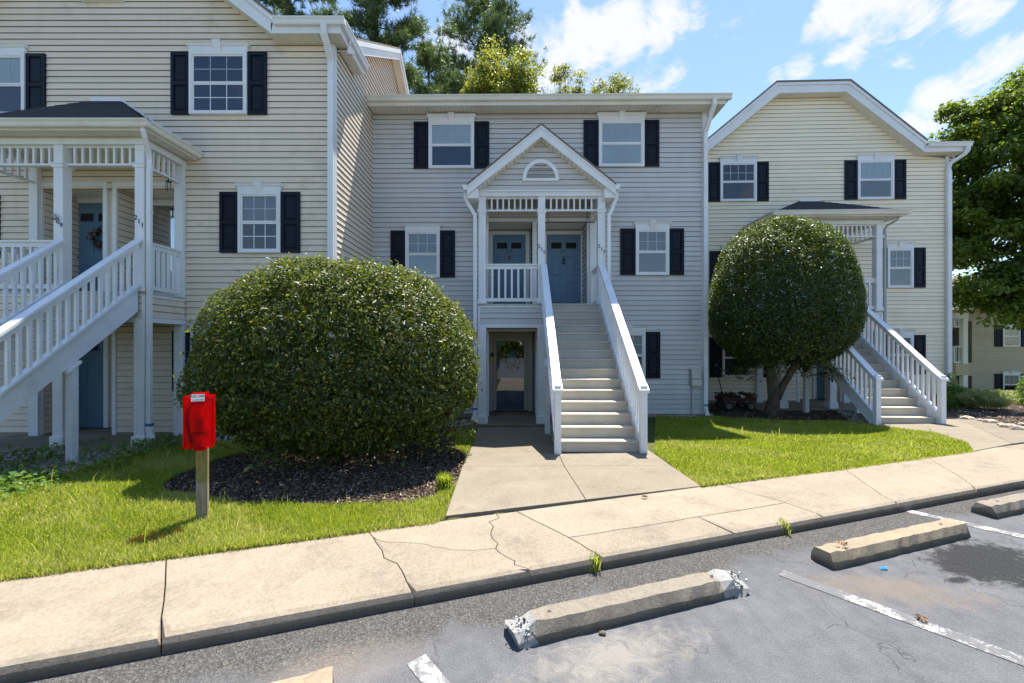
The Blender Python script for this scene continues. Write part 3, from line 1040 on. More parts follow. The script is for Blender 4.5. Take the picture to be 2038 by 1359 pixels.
def ground_mat():
    m, nt, b, o = nodes_of('yard_soil')
    def at(n):
        a = nt.nodes.new('ShaderNodeAttribute'); a.attribute_name = n; return a.outputs['Fac']
    p = world_pos(nt)
    n1 = noise(nt, 40, 5, 0.7, p)
    n2 = noise(nt, 3, 5, 0.6, p)
    grass = ramp(nt, n1, [(0.3, (0.035, 0.05, 0.012)), (0.7, (0.11, 0.13, 0.035))])
    straw = ramp(nt, n1, [(0.3, (0.10, 0.085, 0.04)), (0.7, (0.26, 0.22, 0.12))])
    grass = mixc(nt, ramp(nt, n2, [(0.45, (0, 0, 0)), (0.65, (.8, .8, .8))]), grass, straw)
    vo = nt.nodes.new('ShaderNodeTexVoronoi'); vo.inputs['Scale'].default_value = 45
    nt.links.new(p, vo.inputs['Vector'])
    mul = ramp(nt, vo.outputs['Color'], [(0.0, (0.02, 0.013, 0.009)), (1.0, (0.12, 0.082, 0.06))])
    grv = ramp(nt, vo.outputs['Color'], [(0.0, (0.18, 0.16, 0.13)), (1.0, (0.5, 0.47, 0.42))])
    c = mixc(nt, at('mulch'), grass, mul)
    c = mixc(nt, at('gravel'), c, grv)
    nt.links.new(c, b.inputs['Base Color'])
    b.inputs['Roughness'].default_value = 0.95
    b.inputs['Specular IOR Level'].default_value = 0.1
    bump(nt, b, n1, 0.7, 0.03)
    return m


def build_ground():
    xs = np.concatenate([np.linspace(-60, -12, 12, endpoint=False), np.arange(-12, 15, .13), np.linspace(15, 80, 30)])
    ys = np.concatenate([np.arange(0.2, 15, .13), np.linspace(15, 120, 30)])
    X, Y = np.meshgrid(xs, ys)
    Z = g(X, Y) - .012
    q = q_of(X, Y)
    Z = np.where(q < 0.0, -.06, Z)
    Z = Z - .02 * (q >= 0) * (q < .05)
    nx, ny = len(xs), len(ys)
    idx = np.arange(nx * ny).reshape(ny, nx)
    F = np.stack([idx[:-1, :-1], idx[:-1, 1:], idx[1:, 1:], idx[1:, :-1]], -1).reshape(-1, 4)
    xf, yf = X.ravel(), Y.ravel()
    mul = (inpoly(xf, yf, MULCH_L) | inpoly(xf, yf, MULCH_R) | inpoly(xf, yf, BED_R)).astype(float)
    grv = np.zeros(len(xf), bool)
    for gp in GRAVEL: grv |= inpoly(xf, yf, gp)
    o = np_mesh('yard_ground', np.stack([xf, yf, Z.ravel()], 1), F, ground_mat(), None, {'mulch': mul, 'gravel': grv.astype(float)}, True)
    props(o, 'grassy yard soil between the sidewalk and the apartment buildings', kind='structure')
    # wide surrounding terrain
    far = MB()
    far.add([(-900, -900, -.45), (900, -900, -.45), (900, 1200, -2.6), (-900, 1200, -2.6)], [(0, 1, 2, 3)])
    fo = far.build('terrain', paint('far_grass', (0.06, 0.085, 0.025), 0.95, 0.3, 0.2), None)
    props(fo, 'grassy terrain around the apartment grounds', kind='structure')


build_ground()


def asphalt_mat():
    m, nt, b, o = nodes_of('parking_asphalt')
    p = world_pos(nt)
    fine = noise(nt, 110, 5, 0.85, p)
    agg = nt.nodes.new('ShaderNodeTexVoronoi'); agg.inputs['Scale'].default_value = 120
    nt.links.new(p, agg.inputs['Vector'])
    big = noise(nt, 1.1, 6, 0.62, p, 0.4)
    mid = noise(nt, 7, 5, 0.65, p)
    # bare aggregate lane by the kerb against the greyer sealed stalls
    sep = nt.nodes.new('ShaderNodeSeparateXYZ'); nt.links.new(p, sep.inputs[0])
    q = math_(nt, 'SUBTRACT', sep.outputs['Y'], math_(nt, 'ADD', math_(nt, 'MULTIPLY', sep.outputs['X'], SLOPE), 2.98))
    qn = math_(nt, 'ADD', q, math_(nt, 'MULTIPLY', math_(nt, 'SUBTRACT', big, 0.5), 1.1))
    seal = ramp(nt, math_(nt, 'ADD', math_(nt, 'MULTIPLY', qn, -1.0), 0.0), [(0.26, (0, 0, 0)), (0.46, (1, 1, 1))])
    bare = ramp(nt, agg.outputs['Color'], [(0.0, (0.03, 0.0285, 0.027)), (0.55, (0.07, 0.067, 0.062)), (1.0, (0.16, 0.15, 0.136))])
    sealed = ramp(nt, big, [(0.3, (0.075, 0.077, 0.085)), (0.5, (0.11, 0.112, 0.121)), (0.7, (0.15, 0.151, 0.158))])
    sealed = mixc(nt, 0.5, sealed, ramp(nt, fine, [(0.36, (0.02, 0.02, 0.022)), (0.5, (0.105, 0.106, 0.112)), (0.64, (0.27, 0.27, 0.275))]))
    sealed = mixc(nt, 0.35, sealed, ramp(nt, mid, [(0.3, (0.06, 0.061, 0.065)), (0.7, (0.17, 0.17, 0.175))]))
    skid = noise(nt, 1.0, 4, .6, world_pos(nt, (9, .5, 1), (0, 0, 0), (0, 0, -.9)))
    sealed = mixc(nt, ramp(nt, skid, [(.55, (0, 0, 0)), (.75, (.4, .4, .4))]), sealed, (0.06, 0.06, 0.066))
    c = mixc(nt, seal, bare, sealed)
    # sandy deposits
    def spot(cx, cy, rx, ry, ang, edge, wob, sc=3.0):
        v = world_pos(nt, (1, 1, 1), (-cx, -cy, 0))
        rt = nt.nodes.new('ShaderNodeVectorRotate'); rt.rotation_type = 'Z_AXIS'; rt.inputs['Angle'].default_value = -ang
        nt.links.new(v, rt.inputs['Vector'])
        sp = nt.nodes.new('ShaderNodeSeparateXYZ'); nt.links.new(rt.outputs[0], sp.inputs[0])
        dx = math_(nt, 'POWER', math_(nt, 'ABSOLUTE', math_(nt, 'DIVIDE', sp.outputs['X'], rx)), 2)
        dy = math_(nt, 'POWER', math_(nt, 'ABSOLUTE', math_(nt, 'DIVIDE', sp.outputs['Y'], ry)), 2)
        r = math_(nt, 'SQRT', math_(nt, 'ADD', dx, dy))
        r = math_(nt, 'ADD', r, math_(nt, 'MULTIPLY', math_(nt, 'SUBTRACT', noise(nt, sc, 6, 0.75, p, 0.5), 0.5), wob))
        return ramp(nt, r, [(1 - edge, (1, 1, 1)), (1.0, (0, 0, 0))])
    an = math.atan(SLOPE)
    s1 = spot(.55, 2.33, .62, .22, an, .8, 2.4, 9)
    c = mixc(nt, math_(nt, 'MULTIPLY', s1, .4), c, (0.40, 0.35, 0.28))
    s2 = spot(2.62, 2.98, .7, .25, an - .5, .8, 2.2, 8)
    c = mixc(nt, math_(nt, 'MULTIPLY', s2, .6), c, (0.19, 0.145, 0.105))
    s2b = spot(-.9, 2.25, .5, .25, an, .8, 1.4, 3)
    c = mixc(nt, math_(nt, 'MULTIPLY', s2b, .35), c, (0.26, 0.21, 0.17))
    # oil
    s3 = spot(3.72, 3.34, .60, .32, an + .05, .3, 1.7, 9)
    s4 = spot(3.22, 3.08, .13, .05, an - .1, .5, .8, 8)
    s5 = spot(3.62, 3.02, .13, .04, an, .5, .8, 8)
    oil = math_(nt, 'MAXIMUM', math_(nt, 'MAXIMUM', s3, s4), s5)
    oilm = math_(nt, 'MULTIPLY', oil, ramp(nt, fine, [(0.45, (1, 1, 1)), (0.7, (0.92, 0.92, 0.92))]))
    c = mixc(nt, oilm, c, (0.004, 0.004, 0.0045))
    # cracks
    vo = nt.nodes.new('ShaderNodeTexVoronoi'); vo.feature = 'DISTANCE_TO_EDGE'; vo.inputs['Scale'].default_value = 1.5
    wn = nt.nodes.new('ShaderNodeTexNoise'); wn.inputs['Scale'].default_value = 4.0; wn.inputs['Detail'].default_value = 6; nt.links.new(p, wn.inputs['Vector'])
    dv = mixc(nt, 0.32, p, wn.outputs['Color'], 'ADD')
    nt.links.new(dv, vo.inputs['Vector'])
    cr = ramp(nt, vo.outputs['Distance'], [(0.0, (1, 1, 1)), (0.006, (0, 0, 0))])
    crm = math_(nt, 'MULTIPLY', cr, ramp(nt, noise(nt, 1.7, 3, .6, p), [(0.52, (0, 0, 0)), (0.62, (.7, .7, .7))]))
    c = mixc(nt, crm, c, (0.03, 0.028, 0.026))
    nt.links.new(c, b.inputs['Base Color'])
    rr = mixc(nt, oil, (0.82, 0.82, 0.82), (0.55, 0.55, 0.55))
    nt.links.new(rr, b.inputs['Roughness'])
    b.inputs['Specular IOR Level'].default_value = 0.3
    h = math_(nt, 'ADD', math_(nt, 'MULTIPLY', fine, .6), math_(nt, 'SUBTRACT', agg.outputs['Distance'], math_(nt, 'MULTIPLY', crm, 1.5)))
    bump(nt, b, h, 0.55, 0.008)
    return m


def concrete_mat(name, c, warm=(0.36, 0.27, 0.17), pos_scale=1.0, crackle=False, grime_shade=False):
    m, nt, b, o = nodes_of(name)
    oi = nt.nodes.new('ShaderNodeObjectInfo')
    p = world_pos(nt)
    n1 = noise(nt, 1.6 * pos_scale, 7, 0.7, p)
    n2 = noise(nt, 60, 4, 0.75, p)
    n3 = noise(nt, 6, 6, 0.7, p, 0.6)
    base = ramp(nt, n1, [(0.3, tuple(x * 0.82 for x in c)), (0.7, tuple(min(1, x * 1.13) for x in c))])
    base = mixc(nt, ramp(nt, n3, [(0.45, (0, 0, 0)), (0.72, (.55, .55, .55))]), base, warm)
    base = mixc(nt, 1.0, base, ramp(nt, oi.outputs['Random'], [(0, (0.9, 0.9, 0.9)), (1, (1.06, 1.06, 1.06))]), 'MULTIPLY')
    spk = nt.nodes.new('ShaderNodeTexVoronoi'); spk.inputs['Scale'].default_value = 85
    nt.links.new(p, spk.inputs['Vector'])
    base = mixc(nt, 0.28, base, ramp(nt, spk.outputs['Color'], [(0.0, tuple(x * .42 for x in c)), (0.5, c), (1.0, tuple(min(1, x * 1.55) for x in c))]))
    st = noise(nt, 2.3, 8, 0.75, world_pos(nt, (1, 1, 1), (9, 2, 0)))
    base = mixc(nt, ramp(nt, st, [(0.53, (0, 0, 0)), (0.74, (.6, .6, .6))]), base, (0.12, 0.10, 0.08))
    if grime_shade:  # grime at the kerb foot; on wheel stops, front-face shade put into the colour
        sz = nt.nodes.new('ShaderNodeSeparateXYZ'); nt.links.new(p, sz.inputs[0])
        hz = math_(nt, 'ADD', sz.outputs['Z'], math_(nt, 'MULTIPLY', math_(nt, 'SUBTRACT', noise(nt, 7, 6, .7, p), .5), .06))
        base = mixc(nt, ramp(nt, hz, [(.02, (.8, .8, .8)), (.075, (0, 0, 0))]), base, (0.085, 0.072, 0.057))
    if crackle:
        vo = nt.nodes.new('ShaderNodeTexVoronoi'); vo.feature = 'DISTANCE_TO_EDGE'; vo.inputs['Scale'].default_value = 16
        nt.links.new(world_pos(nt), vo.inputs['Vector'])
        base = mixc(nt, ramp(nt, vo.outputs['Distance'], [(0, (.3, .3, .3)), (.03, (0, 0, 0))]), base, (0.34, 0.29, 0.23))
    nt.links.new(base, b.inputs['Base Color'])
    b.inputs['Roughness'].default_value = 0.9
    b.inputs['Specular IOR Level'].default_value = 0.2
    bump(nt, b, math_(nt, 'ADD', n2, math_(nt, 'MULTIPLY', n1, 2)), 0.35, 0.008)
    return m


M['concrete'] = concrete_mat('weathered_concrete', (0.285, 0.238, 0.180), (0.25, 0.19, 0.125), grime_shade=True)
M['walk'] = concrete_mat('entry_walk_concrete', (0.235, 0.20, 0.15), (0.21, 0.165, 0.11))
M['stop'] = concrete_mat('wheel_stop_concrete', (0.22, 0.19, 0.15), (0.3, 0.26, 0.2), 3.0, True, True)
M['stop2'] = concrete_mat('sandy_wheel_stop_concrete', (0.29, 0.235, 0.165), (0.4, 0.3, 0.18), 3.0, False, True)
M['chalk'] = concrete_mat('chalky_broken_concrete', (0.30, 0.295, 0.28), (0.22, 0.21, 0.195), 6.0)


def jag(p, q, n, amp, seed):
    r = np.random.default_rng(seed)
    p, q = np.array(p, float), np.array(q, float)
    d = q - p
    L_ = np.hypot(*d)
    nrm = np.array([-d[1], d[0]]) / (L_ + 1e-9)
    out = []
    for i in range(1, n):
        out.append(tuple(p + d * (i / n) + nrm * r.normal() * amp * L_))
    return out


def slab(parent, pts, mat, ztop, thick=.13, gap=.006, bevel=.012, name='concrete_slab', nose=.0):
    """a slab whose outline is given in plan (metres); shrunk a little so that the joint stays open"""
    P = [np.array(p[:2], float) for p in pts]
    area = sum(P[i][0] * P[(i + 1) % len(P)][1] - P[(i + 1) % len(P)][0] * P[i][1] for i in range(len(P)))
    if area < 0: P = P[::-1]
    n = len(P)
    bev = [nose if nose and abs(p[1] - (2.985 + SLOPE * p[0])) < 2e-3 else bevel for p in P]
    def ring(base, k_):
        out = []
        for i in range(n):
            a, b_, c = P[i - 1], P[i], P[(i + 1) % n]
            e0, e1 = b_ - a, c - b_
            n0 = np.array([-e0[1], e0[0]]) / (np.hypot(*e0) + 1e-9); n1 = np.array([-e1[1], e1[0]]) / (np.hypot(*e1) + 1e-9)
            m_ = n0 + n1
            l = np.hypot(*m_)
            m_ = m_ / l if l > 1e-6 else n0
            k = 1 / max(.5, float(m_ @ n0))
            out.append(b_ + m_ * (base + bev[i] * k_) * k)
        return out
    r0, r1 = ring(gap, 0), ring(gap, 1)
    mid = ring(gap, .3)
    vs = [(p[0], p[1], ztop(p[0], p[1]) - thick) for p in r0] + [(p[0], p[1], ztop(p[0], p[1]) - bev[i]) for i, p in enumerate(r0)] + \
         [(p[0], p[1], ztop(p[0], p[1]) - bev[i] * .3) for i, p in enumerate(mid)] + [(p[0], p[1], ztop(p[0], p[1])) for p in r1]
    fs = []
    for L_ in range(3):
        for i in range(n):
            j = (i + 1) % n
            fs.append((L_ * n + i, L_ * n + j, (L_ + 1) * n + j, (L_ + 1) * n + i))
    fs.append(tuple(3 * n + i for i in range(n)))
    mb = MB().add(vs, fs)
    me = bpy.data.meshes.new(name)
    o = ORG.get(parent, Vector())
    me.from_pydata([(x - o[0], y - o[1], z - o[2]) for x, y, z in mb.v], [], mb.f)
    return link(name, me, parent, mat)


def struct_root(name, label):
    o = bpy.data.objects.new(name, None)
    COL.objects.link(o)
    ORG[o] = Vector()
    return props(o, label, kind='structure')


def build_pavement():
    # parking lot
    y = lambda x, c: c + SLOPE * x
    mb = MB()
    mb.add([(-60, y(-60, 3.02), 0), (60, y(60, 3.02), 0), (60, -60, 0), (-60, -60, 0)], [(3, 2, 1, 0)])
    lot = mb.build('parking_lot', asphalt_mat())
    props(lot, 'patched grey asphalt parking lot in front of the sidewalk', kind='structure')
    ORG[lot] = Vector()
    # painted stall lines, worn
    pm, nt, b, o = nodes_of('worn_white_line_paint')
    p = world_pos(nt)
    wear = noise(nt, 9, 8, 0.78, p, .3)
    wear2 = noise(nt, 1.2, 3, 0.6, p)
    vo = nt.nodes.new('ShaderNodeTexVoronoi'); vo.feature = 'DISTANCE_TO_EDGE'; vo.inputs['Scale'].default_value = 22
    nt.links.new(p, vo.inputs['Vector'])
    f = ramp(nt, math_(nt, 'ADD', wear, math_(nt, 'MULTIPLY', math_(nt, 'SUBTRACT', wear2, .5), .5)), [(.46, (0, 0, 0)), (.58, (1, 1, 1))])
    f = math_(nt, 'MULTIPLY', f, ramp(nt, vo.outputs['Distance'], [(0.0, (.1, .1, .1)), (.09, (1, 1, 1))]))
    nt.links.new(mixc(nt, f, (0.125, 0.125, 0.128), (0.5, 0.49, 0.47)), b.inputs['Base Color'])
    b.inputs['Roughness'].default_value = .85
    bump(nt, b, math_(nt, 'ADD', f, noise(nt, 200, 3, .7, p)), .4, .004)
    d = np.array([.60, -.72]); d /= np.hypot(*d)
    nrm = np.array([-d[1], d[0]])
    for (px, py, L0, L1) in ((2.13, 3.02, -.2, 3.2), (4.1, 4.27, -.2, 3.5), (-.44, 2.21, -.12, 2.5)):
        c = np.array([px, py])
        a0, a1 = c + d * L0, c + d * L1
        w = .055
        pts = [a0 - nrm * w, a1 - nrm * w, a1 + nrm * w, a0 + nrm * w]
        MB().add([(q[0], q[1], .004) for q in pts], [(0, 1, 2, 3)]).build('painted_line', pm, lot)
    # sidewalk with its joints and cracks
    sw = struct_root('sidewalk', 'cracked concrete sidewalk with rounded kerb along the parking lot')
    K = lambda u, v: Gz(u, v, .10)
    back = lambda x: (x, 4.08 + SLOPE * x)
    cur = lambda x: (x, 2.985 + SLOPE * x)
    J0 = [K(326, 1113), K(268, 1312)]
    J1 = [K(730, 1060), K(818, 1196)]
    J2 = [K(987, 1026), K(977, 1056), K(986, 1091), K(1009, 1109), K(1034, 1126), K(1058, 1150)]
    J3 = [K(1029, 1021), K(1131.5, 1069), K(1206, 1124)]
    J5 = [K(1389, 1028), K(1487, 1079)]
    J6 = [K(1437, 966), K(1564, 1000), K(1668, 1042)]
    J7 = [K(1690, 935), K(1755, 985), K(1811, 1010)]
    J8 = [K(1860, 913), K(1905, 945), K(1956, 976)]
    bk = lambda p: back(p[0])
    cu = lambda p: cur(p[0])
    zt = lambda x, y: .10 - .0 * x
    def J(Jl, amp, seed, n=5):
        out = [Jl[0]]
        for i in range(len(Jl) - 1):
            out += jag(Jl[i], Jl[i + 1], n, amp, seed + i) + [Jl[i + 1]]
        return out
    def ends(Jl):
        Jl = [tuple(p) for p in Jl]
        return [bk(Jl[0])] + Jl[1:-1] + [cu(Jl[-1])]
    j0, j1, j2, j3, j6, j7, j8 = [ends(x) for x in (J0, J1, J2, J3, J6, J7, J8)]
    c0, c1, c2, c3, c6, c7, c8 = J(j0, .004, 1), J(j1, .012, 2, 8), J(j2, .05, 3, 4), J(j3, .006, 5), J(j6, .003, 8), J(j7, .003, 9), J(j8, .003, 10)
    lft = [back(-9.0), cur(-9.0)]
    hcr = [tuple(c1[2])] + [K(746, 1076), K(834, 1081), K(898, 1094)] 
    S = lambda pts, **k: slab(sw, pts, M['concrete'], zt, .14, .003, .006, nose=.045, **k)
    S(lft + c0[::-1])
    S(c0 + c1[::-1])
    # slab split by a wandering crack into a front and a back piece
    mid2 = 9
    i2 = min(range(len(c2)), key=lambda i: abs(c2[i][1] - K(986, 1091)[1]))
    i1 = 1
    hc = [c1[i1]] + [K(760, 1077), K(834, 1081), K(898, 1094), K(945, 1095)] + [c2[i2]]
    hc2 = []
    for i in range(len(hc) - 1):
        hc2 += [hc[i]] + jag(hc[i], hc[i + 1], 4, .03, 40 + i)
    hc2.append(hc[-1])
    slab(sw, c1[:i1] + hc2 + c2[:i2][::-1], M['concrete'], zt, .14, .0014, .003, nose=.045)
    slab(sw, hc2 + c2[i2 + 1:] + c1[i1 + 1:][::-1], M['concrete'], zt, .14, .002, .004, nose=.045)
    # between the wide crack and the next joint: walk piece and kerb piece
    lj = [K(1131.5, 1069), K(1302, 1043), K(1389, 1028), K(1564, 1000), K(1755, 985) if False else K(1700, 978)]
    i3 = min(range(len(c3)), key=lambda i: abs(c3[i][1] - j3[1][1]))
    slab(sw, c2 + c3[::-1], M['concrete'], zt, .14, .003, .008, nose=.045)
    i6 = min(range(len(c6)), key=lambda i: abs(c6[i][1] - j6[1][1]))
    lng = [c3[i3]] + jag(c3[i3], K(1302, 1043), 5, .006, 60) + [K(1302, 1043)] + jag(K(1302, 1043), K(1389, 1028), 4, .006, 61) + [K(1389, 1028)] + jag(K(1389, 1028), c6[i6], 4, .004, 62) + [c6[i6]]
    k5 = lng.index(K(1389, 1028))
    S(c3[:i3] + lng + c6[:i6][::-1])
    j5e = cu(J5[1])
    S(lng[:k5 + 1] + [j5e] + c3[i3 + 1:][::-1])
    S(lng[k5:] + c6[i6 + 1:] + [j5e])
    # further slabs, one with a slanting crack
    ck = [K(1795, 931), K(1760, 950), K(1742, 962), K(1712, 977)]
    S(c6 + c7[::-1])
    S(c7 + c8[::-1])
    x = c8[-1][0]
    S(c8 + [cur(9.0), back(7.6)])
    S([back(7.6), cur(9.0), cur(11.0), back(9.6)])
    S([back(9.6), cur(11.0), cur(14.0), back(12.6)])
    # entry walk to the grey middle building
    wk = struct_root('entry_walk', 'concrete entry walk leading to the wooden stairs of the middle building')
    zw = lambda x, y: float(g(x, y)) + .012
    W = lambda u, v: G(u, v)[:2]
    def W2(pts): slab(wk, [W(*p) if len(p) == 2 else p for p in pts], M['walk'], zw, .1, .003, .006)
    W2([(886, 1029), (920, 930), (1123, 929), (1166, 996)])
    W2([(1166, 996), (1123, 929), (1334, 927), (1396, 969)])
    W2([(920, 930), (934, 903), (1110, 900), (1123, 929)])
    W2([(1123, 929), (1110, 900), (1290, 896), (1334, 927)])
    W2([(934, 903), (951, 851), (1084, 851), (1110, 900)])
    # walk to the stairs at the right
    rk = struct_root('side_walk', 'pale concrete walk curving past the right building stairs')
    def W3(pts): slab(rk, [W(*p) for p in pts], M['walk'], zw, .1, .003, .006)
    W3([(1938, 899), (1925, 882), (1862, 862), (1745, 849), (1720, 838), (1870, 828), (1935, 846), (2015, 884)])
    W3([(2015, 884), (1935, 846), (1870, 828), (1960, 838), (2060, 852), (2150, 868)])
    # slabs in front of the ground-floor doors
    ps = struct_root('porch_slab', 'low concrete slabs under the entry porches')
    for pts in ([(-.85, 9.85), (1.0, 9.85), (1.0, 11.9), (-.85, 11.9)], [(-10.2, 7.4), (-6.3, 7.4), (-6.3, 9.6), (-10.2, 9.6)], [(7.0, 12.0), (10.9, 12.0), (10.9, 14.4), (7.0, 14.4)]):
        slab(ps, pts, M['walk'], lambda x, y: -.145, .2, .0, .015)


build_pavement()

# ------------------------------------------------------------------ the grey middle building
FM = Frame(0.8, 11.04, -.5)
FL = Frame(-6.0, 8.70, 0.0)
FR = Frame(10.3, 13.55, -2.0)
SLABZ = -.145


def middle_building():
    fr = FM
    S0, S1 = fr.s(736) + .0, fr.s(1404)
    D = 8.0
    Z0, ZT = -.10, 7.68
    b = thing('apartment_building', 'grey vinyl sided middle apartment building with blue doors and navy shutters', 'building', (0, 0, -.2), fr, None)
    rd = .76
    up0, up1 = fr.s(968), fr.s(1168)
    zc = fr.z(1070, 441)
    fl = 2.64
    lo0, lo1 = fr.s(966), fr.s(1066)
    zl = fr.z(1010, 659)
    opens = [(lo0, lo1, -.2, zl), (up0, up1, fl, zc)]
    wall = plain_body(b, fr, S0, S1, D, -.2, ZT + .1, opens, rd, M['sheath'])
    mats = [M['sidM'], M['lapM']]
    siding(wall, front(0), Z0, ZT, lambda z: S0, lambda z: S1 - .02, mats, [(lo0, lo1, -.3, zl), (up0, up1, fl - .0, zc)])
    MB().box(S1 - .09, S1 + .022, -.03, .09, Z0, ZT).build('corner_trim', M['white'], b)
    # recesses and doors
    mid0, mid1 = fr.s(1060), fr.s(1068)
    recess(b, wall, up0, mid0, fl, zc, rd, M['sidM'], M['lapM'])
    recess(b, wall, mid1, up1, fl, zc, rd, M['sidM'], M['lapM'])
    MB().box(mid0, mid1, .031, rd, fl, zc).build('divider', M['sidM'], b)
    recess(b, wall, lo0, lo1, -.14, zl, rd, M['sidM'], M['lapM'])
    d0 = fr.s(981, -rd); d1 = fr.s(1046, -rd); e0 = fr.s(1088, -rd); e1 = fr.s(1155, -rd)
    zt = fr.z(1100, 468, -rd)
    d215 = door(b, d0, d1, fl, zt, rd - .02, -1)
    d217 = door(b, e0, e1, fl, zt, rd - .02, 1)
    text_mesh('door_number', '215', .13, M['numeral'], d215, ((d0 + d1) / 2, rd - .054, zt - .46))
    text_mesh('door_number', '217', .13, M['numeral'], d217, ((e0 + e1) / 2, rd - .054, zt - .46))
    entry_light(b, (d0 + d1) / 2 + .02, rd - .02, zt + .2)
    entry_light(b, (e0 + e1) / 2 - .03, rd - .02, zt + .21)
    # ground-floor door behind a storm door
    g0, g1 = fr.s(981, -rd), fr.s(1050, -rd)
    zg = fr.z(1010, 671, -rd)
    door(b, g0 + .03, g1 - .03, -.12, zg - .05, rd - .02, -1, False, M['sidM'])
    ys = rd - .20
    h0, h1 = fr.s(982, -ys), fr.s(1050, -ys)
    zb, ztp = -.10, fr.z(1010, 671, -ys)
    k0, k1 = fr.s(988, -ys), fr.s(1043, -ys)
    kz0, kz1 = fr.z(1010, 816, -ys), fr.z(1010, 679, -ys)
    mb = MB().box(h0, k0, ys, ys + .035, zb, ztp).box(k1, h1, ys, ys + .035, zb, ztp).box(k0, k1, ys + .001, ys + .035, zb, kz0).box(k0, k1, ys + .001, ys + .035, kz1, ztp)
    sd = mb.build('storm_door', M['stormframe'], b)
    MB().add([(k0, ys + .015, kz0), (k1, ys + .015, kz0), (k1, ys + .015, kz1), (k0, ys + .015, kz1)], [(0, 1, 2, 3)]).build('storm_glass', M['storm'], sd)
    MB().box(h0 + .03, h0 + .055, ys - .02, ys, .82, 1.02).tube([(h0 + .043, ys - .02, .95), (h0 + .043, ys - .05, .95), (h0 + .13, ys - .05, .95)], .011, 6).build('door_handle', M['brass'], sd)
    mb = MB().box(h0 - .13, h0 - .004, ys - .03, rd - .02, zb - .02, ztp + .11).box(h1 + .004, h1 + .13, ys - .03, rd - .02, zb - .02, ztp + .11).box(h0 - .004, h1 + .004, ys - .029, rd - .02, ztp + .004, ztp + .11)
    mb.build('storm_door_frame', M['stormframe'], sd)
    # windows
    window(b, fr, 854, 944, 244, 336.5, cols=4, fill='blind', low='curtain')
    window(b, fr, 1191, 1281, 241, 333, cols=4, fill='blind', low='blind')
    window(b, fr, 808, 876, 460, 553, cols=3, fill='greyblind', low='greyblind', key=False)
    window(b, fr, 1264, 1330, 456, 548, cols=3, fill='greyblind', low='greyblind')
    window(b, fr, 1217, 1283, 661, 753, cols=3, fill='greyblind', low='room', sh=(0, 1))
    # eave: soffit, fascia, gutter, hip roof
    ov, oe = .42, .32
    soffit_x(b, S0 + .01, S1 + oe - .02, -ov + .03, -.02, ZT - .02, M['cream'], .11)
    soffit_y(b, S1 + .025, S1 + oe - .02, 0, D, ZT - .021, M['cream'], .11)
    fz0, fz1 = ZT - .03, ZT + .15
    MB().box(S0 + .01, S1 + oe, -ov, -ov + .025, fz0, fz1).box(S1 + oe - .025, S1 + oe, -ov + .026, D, fz0, fz1).build('fascia', M['cream'], b)
    gutter_x(b, S0 + .03, S1 + oe + .11, -ov, fz0 + .09, M['cream'])
    gutter_y(b, -ov, D, S1 + oe, fz0 + .0902, 1, M['cream'])
    zr = fz1 + .06
    xr, h = S1 + oe, 1.7
    MB().add([(S0, -ov - .05, zr), (xr + .05, -ov - .05, zr), (xr + .05, D + .5, zr), (S0, D + .5, zr), (S0, D / 2, zr + h), (xr - 4.4, D / 2, zr + h)],
             [(0, 1, 5, 4), (1, 2, 5), (2, 3, 4, 5), (0, 4, 3), (3, 2, 1, 0)]).build('roof', M['brownshingle'], b)
    # downspout at the right corner
    xd = S1 - .035
    zf = fz0 + .1
    downspout(b, [(xd + .05, -ov - .05, zf), (xd + .05, -ov - .05, zf - .12), (xd + .03, -ov + .08, zf - .28), (xd, -.085, zf - .62), (xd, -.085, zf - .85), (xd, -.085, .12)], .1, .07, M['white'], [(xd, -.085, 5.2), (xd, -.085, 2.6), (xd, -.085, .9)])
    drain_boot(b, xd, -.085, .12, .02, -.1)
    return b, (d0, d1, e0, e1, zt, rd, ys, h0, h1, k0, k1, kz0, kz1)



BM, MD = middle_building()


